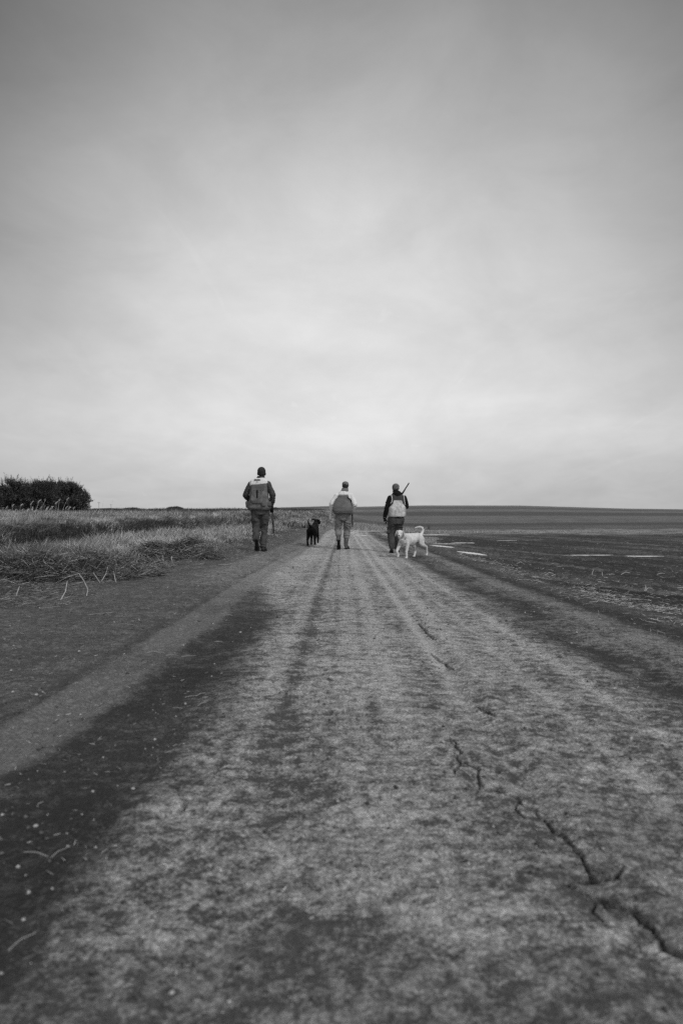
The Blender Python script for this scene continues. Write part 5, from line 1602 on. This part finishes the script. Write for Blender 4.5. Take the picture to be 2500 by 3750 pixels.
# ------------------------------------------------------------------ brush piles: cut stalks lying tangled
def brush_pile(cx, cy, L, W, H, n, label, tone, ang=0.0, seedtone=.45, pale=.06, dirz=0.0):
    z0 = ground_z(cx, cy)
    root_z = z0
    a = rng.uniform(0, 2 * np.pi, n); rr = np.sqrt(rng.random(n))
    rr = rr * (.62 + .75 * fbm(np.cos(a) * 1.6 + cx + 9, np.sin(a) * 1.6 + cy, 3, 261))
    lx = rr * np.cos(a) * L / 2; ly = rr * np.sin(a) * W / 2
    c, s = math.cos(ang), math.sin(ang)
    px, py = lx * c - ly * s, lx * s + ly * c
    g = height(px + cx, py + cy) - z0
    lump = np.clip(fbm((px + cx) * 2.6, (py + cy) * 2.6, 3, 251) * 3.2 - .75, .1, 1.7)
    tone = tone * np.clip(.5 + 1.6 * (fbm((px + cx) * 3.5, (py + cy) * 3.5, 3, 271)), .4, 2.2)
    zt = g + H * np.clip(1 - rr ** 2.2, 0, 1) * lump * rng.random(n) ** .55
    az = dirz + rng.normal(0, 1.5, n) + np.where(rng.random(n) < .5, np.pi, 0)
    ln = rng.uniform(.12, .48, n)
    el = rng.normal(.05, .42, n)
    tn = np.clip(tone * np.exp(rng.normal(0, seedtone, n)), .015, .6)
    tn = np.where(rng.random(n) < pale, rng.uniform(.3, .55, n), tn)
    V = np.zeros((n, 12, 3)); w = rng.uniform(.0015, .0042, n)
    bend = rng.normal(0, .16, n) * ln
    for k in range(4):
        t = k / 3 - .5
        x = px + np.cos(az) * np.cos(el) * ln * t - np.sin(az) * bend * (1 - 4 * t * t)
        y = py + np.sin(az) * np.cos(el) * ln * t + np.cos(az) * bend * (1 - 4 * t * t)
        z = np.maximum(zt + np.sin(el) * ln * t + .02 * (1 - 4 * t * t), g + .004)
        for j in range(3):
            th = 2 * math.pi * j / 3
            V[:, k * 3 + j, 0] = x - np.sin(az) * w * math.cos(th); V[:, k * 3 + j, 1] = y + np.cos(az) * w * math.cos(th); V[:, k * 3 + j, 2] = z + w * math.sin(th)
    b = (np.arange(n) * 12)[:, None]
    Q = np.concatenate([b + np.array([k * 3 + j, k * 3 + (j + 1) % 3, k * 3 + 3 + (j + 1) % 3, k * 3 + 3 + j]) for k in range(3) for j in range(3)])
    C = np.ones((n, 12, 4)); C[:, :, :3] = tn[:, None, None]
    me = mesh_np('brush_pile', V.reshape(-1, 3), quads=Q, attr={'tone': C.reshape(-1, 4)})
    o = link('brush_pile', me, M_GRASS_DARK); o.location = (cx, cy, root_z)
    tag(o, label, 'brush pile', 'heaps of cut stalks along the left verge')
brush_pile(-4.75, 9.3, 4.2, 1.7, .22, 19000, 'wide dark heap of tangled cut stalks at the left edge of the photo', .085, .12, seedtone=.65, pale=.09)
brush_pile(-3.0, 12.5, 1.35, 1.3, .25, 7000, 'rounded mound of dark tangled stalks beside the road left of the tall man', .085, .2, seedtone=.65, pale=.10)
brush_pile(-3.55, 10.6, 1.6, .7, .16, 3200, 'low scatter of cut stalks between the wide heap and the rounded mound', .12, .3, pale=.12)
brush_pile(-3.0, 14.6, 1.3, .8, .12, 1900, 'thin low heap of dry stalks left of the feet of the tall man', .15, .5, pale=.15)

# ------------------------------------------------------------------ sticks, stalks and stones
M_STICK = cloth('bleached_stick', .42, .3, 9)
M_STRAW = cloth('straw_stalk', .33, .3, 9)
def stick(pts, r0, r1, label, name='stick', cat='stick', group='bleached sticks by the verge', mat=None):
    """pts: world x, y and height over the ground"""
    base = pts[0]; o = Vector((base[0], base[1], ground_z(base[0], base[1])))
    P = []
    n = len(pts)
    for i, p in enumerate(pts):
        P.append((Vector((p[0], p[1], ground_z(p[0], p[1]) + p[2])) - o, .55 * (r0 + (r1 - r0) * i / (n - 1))))
    ob = plain(name, Prims().chain(P, 8), mat or M_STICK, None); ob.location = o
    tag(ob, label, cat, group)
    return ob
def G(u, v, z=0.0):
    """ground point seen at photo pixel u, v (real place on the ground)"""
    y = 8.0
    for _ in range(12):
        x = (u - 1250) / 2500 * y
        gz = float(height_noise_free(np.array([x]), np.array([y]))[0]) + z
        y = .5 * y + .5 * (CAM_H - gz) * 2500 / max(v - 1868, 8)
    return (u - 1250) / 2500 * y, y
def stk(uvz, r0, r1, label, **k):
    y0 = G(uvz[0][0], uvz[0][1])[1]
    pts = []
    for u, v, z in uvz:
        x, y = G(u, v, z); pts.append((x, y, z))
    stick(pts, r0, r1, label, **k)
stk([(223, 2195, .01), (240, 2165, .05), (247, 2130, .10)], .011, .007, 'pale upright broken stick below the wide heap, leaning right')
stk([(222, 2127, .05), (250, 2113, .11), (290, 2100, .13)], .008, .006, 'pale straight stick sloping up to the forked branch beside the wide heap')
stk([(290, 2103, .13), (308, 2128, .09), (322, 2160, .02), (318, 2180, .01)], .009, .008, 'pale curved branch bending down to the ground right of the wide heap')
stk([(318, 2108, .02), (338, 2098, .06), (355, 2082, .09)], .006, .004, 'thin pale twig pointing up to the right of the curved branch')
stk([(372, 2128, .02), (388, 2104, .08), (396, 2076, .15)], .008, .006, 'pale stick rising steeply between the curved branch and the short post')
stk([(342, 2100, .10), (356, 2118, .06), (368, 2137, .02)], .008, .006, 'pale stick slanting down beside the steep stick')
stk([(424, 2130, .01), (420, 2112, .06), (416, 2094, .09)], .009, .007, 'short pale thick stick standing alone at the end of the sticks')
stk([(60, 2182, .01), (68, 2160, .07), (72, 2148, .10)], .008, .006, 'short pale split stick at the foot of the wide heap')
stk([(632, 2063, .0), (628, 2048, .06), (630, 2040, .09)], .011, .007, 'short pale split stub in front of the rounded mound')
stk([(800, 2068, .005), (830, 2066, .02), (860, 2060, .005)], .005, .004, 'thin pale stalk lying flat between the rounded mound and the tall man')
rs = np.random.default_rng(5)
ORD = ['nearest', 'second nearest', 'third nearest', 'fourth nearest', 'fifth nearest', 'sixth nearest', 'seventh nearest', 'eighth nearest', 'ninth nearest', 'tenth nearest',
       'eleventh nearest', 'twelfth nearest', 'thirteenth nearest', 'fourteenth nearest', 'fifteenth nearest', 'sixteenth nearest', 'seventeenth nearest', 'eighteenth nearest']
def lane(x, y):
    q = float(qx(np.array(x), np.array(y)))
    if q < -1.66: return 'left road shoulder'
    if q < -1.24: return 'smooth pale tyre track'
    if q < -.70: return 'dark damp lane'
    if q < .66: return 'crusted road middle'
    if q < 1.55: return 'strip right of the crack'
    return 'right roadside lane'
def order_labels(objs, what):
    by = {}
    for o in objs: by.setdefault(lane(o.location.x, o.location.y), []).append(o)
    for ln, os_ in by.items():
        for k, o in enumerate(sorted(os_, key=lambda o: o.location.y)):
            o['label'] = '%s on the %s, %s to the camera' % (what, ln, ORD[min(k, 17)])
def road_stalks():
    """dry stalk pieces that lie alone on the dirt"""
    spots = [(350, 2255, 60, 5), (395, 2250, 50, -8), (480, 2290, 70, 2), (560, 2382, 60, 25), (590, 2385, 45, -10), (630, 2398, 55, 4), (672, 2360, 25, 60), (690, 2397, 60, 2),
             (700, 2540, 60, 10), (735, 2536, 40, 25), (650, 2583, 50, -10), (740, 2575, 35, 15), (140, 2458, 50, 4), (130, 3118, 130, 2), (215, 3110, 50, 45), (80, 3440, 90, 30), (830, 2250, 60, -5),
             (85, 2215, 50, 12), (170, 2230, 60, -6), (210, 2075 + 150, 50, 8), (530, 2235, 45, 5), (800, 2345, 40, 2), (1990, 2380, 50, -10), (1840, 2290, 45, 5), (2240, 2342, 50, 3), (2080, 2530, 80, -8), (2420, 2610, 110, 3), (2390, 2590, 40, 55),
             (1760, 2460, 30, 3), (2300, 2232, 60, 2), (1960, 2118, 40, -5), (1550, 2283 - 40, 40, 4), (1125, 2010 + 40, 30, 3), (1010, 2045, 40, 4), (930, 2115, 50, -6), (1800, 2180, 40, 5), (2150, 2210, 50, 8), (2420, 2230, 60, -6)]
    made = []
    for u, v, lpx, deg in spots:
        x, y = G(u, v)
        ln = .75 * lpx / 2500 * y; a = R(deg)
        # the image slope becomes a direction on the ground
        dx = ln * math.cos(a) / 2; dy = ln * math.sin(a) / 2 * 2.0 + rs.uniform(-.3, .3) * ln
        k = rs.uniform(-.06, .06) * ln
        right = x > .5
        lab = 'dry straw stalk lying alone on the right half of the dirt road' if right else 'dry straw stalk lying alone on the left half of the dirt road'
        rad = min(.0045, .0018 + .0004 * y)
        made += [0]; made[-1] = stick([(x - dx, y - dy, .006), (x + k, y, .010 + abs(k)), (x + dx, y + dy, .007)], rad, rad * .7, lab, 'straw_stalk', 'straw stalk', 'straw stalks on the right of the road' if right else 'straw stalks on the left of the road', M_STRAW)
    order_labels(made, 'thin straw stalk')
road_stalks()
def pale_chunks():
    """corn stalk pieces lying on the ploughed field edge"""
    made = []
    for u, v, lpx, deg in ((2375, 2165, 40, -4), (2170, 2105, 30, 70), (2205, 2140, 40, -5), (2240, 2106, 30, 0), (1905, 2068, 30, -8), (1960, 2116, 30, -8), (2290, 2107, 45, 2), (1985, 2083, 25, 30), (2495, 2158, 40, 4), (2205, 2110, 35, 85), (2365, 2175, 30, 80), (1770, 2055, 25, 3), (2420, 2110, 40, 4), (2010, 2105, 40, -3)):
        x, y = G(u, v); ln = lpx / 2500 * y * .8; a = R(deg)
        up = .07 if abs(deg) > 60 else .012
        dx = ln / 2 * math.cos(a)
        o = stick([(x - dx, y, .01), (x, y + .02, .02 + up / 2), (x + dx, y + .04, up + .01)], .011, .008, 'bleached corn stalk piece lying on the dark ploughed soil', 'corn_stalk', 'corn stalk', 'corn stalk pieces on the ploughed field'); made.append(o)
    for k, o in enumerate(sorted(made, key=lambda o: o.location.y)): o['label'] = 'bleached corn stalk piece on the ploughed soil, %s to the camera' % ORD[k]
pale_chunks()
def stones():
    M_ST = cloth('pale_stone', .42, .25, 30, .8, 200, .3)
    M_CL = cloth('soil_clod', .10, .3, 30, .95, 200, .4)
    spots = [(487, 2875, 22), (340, 2885, 18), (133, 2550, 20), (560, 2715, 10), (555, 2745, 8), (350, 3090, 18), (130, 3010, 28), (65, 3155, 24), (775, 2470, 12), (785, 2425, 10), (672, 2360, 12), (690, 2740, 8),
             (880, 2310, 14), (2125, 2558, 16), (2200, 2620, 18), (2310, 2705, 22), (2230, 2690, 18), (2000, 2405, 9), (2320, 2415, 8), (1735, 2390, 9), (1455, 2530, 14), (1400, 2575, 12), (1730, 2980, 12), (2030, 3262, 14), (85, 3350, 24), (190, 3235, 18), (1610, 2245, 8),
             (1250, 2690, 9), (955, 2640, 9), (430, 2860, 10), (300, 2965, 12), (245, 3030, 12), (310, 2620, 7), (720, 2650, 8), (640, 2670, 8), (2400, 2700, 12), (2350, 2620, 10)]
    protos = []; made = []
    for k in range(5):
        pr = Prims().ell((0, 0, .25), (1, .8 + .1 * (k % 3), .55), n=10, m=6)
        me = pr.mesh('stone')
        for v in me.vertices:
            v.co += v.co.normalized() * .28 * mnoise.noise(v.co * 1.7 + Vector((k * 3.1, 0, 0)))
        me.materials.append(M_ST); me.polygons.foreach_set('use_smooth', np.ones(len(me.polygons), dtype=bool)); protos.append(me)
    for i, (u, v, px) in enumerate(spots):
        x, y = G(u, v); r = px / 2500 * y * .34
        o = bpy.data.objects.new('stone', protos[i % 5]); COL.objects.link(o)
        o.location = (x, y, ground_z(x, y) + r * .1); o.scale = (r, r, r); o.rotation_euler = (0, 0, i * 1.7)
        right = x > .5
        tag(o, 'small pale stone lying on the right half of the dirt road' if right else 'small pale stone lying on the left half of the dirt road', 'stone', 'pale stones on the right of the road' if right else 'pale stones on the left of the road')
        made.append(o)
    order_labels(made, 'small pale stone')
    # dark crumbs of earth
    made = []
    cl = []
    mesh0 = protos[0].copy(); mesh0.materials.clear(); mesh0.materials.append(M_CL)
    for i, (u, v, px) in enumerate([(390, 2395, 16), (730, 2268, 20), (205, 2672, 26), (130, 2665, 18), (1670, 2345, 12), (1600, 2310, 14), (1800, 2400, 12), (2050, 2405, 20), (2070, 2398, 14), (1560, 2395, 12), (1510, 2255, 14), (1545, 2275, 10), (330, 2310, 12), (2130, 2240, 12), (1650, 2150, 10)]):
        x, y = G(u, v); r = px / 2500 * y * .42
        o = bpy.data.objects.new('clod', mesh0); COL.objects.link(o)
        o.location = (x, y, ground_z(x, y)); o.scale = (r, r, r * .7); o.rotation_euler = (0, 0, i * 2.1)
        tag(o, 'small dark clod of earth lying on the dirt road', 'clod', 'clods of earth on the road'); made.append(o)
    order_labels(made, 'small dark earth clod')
stones()
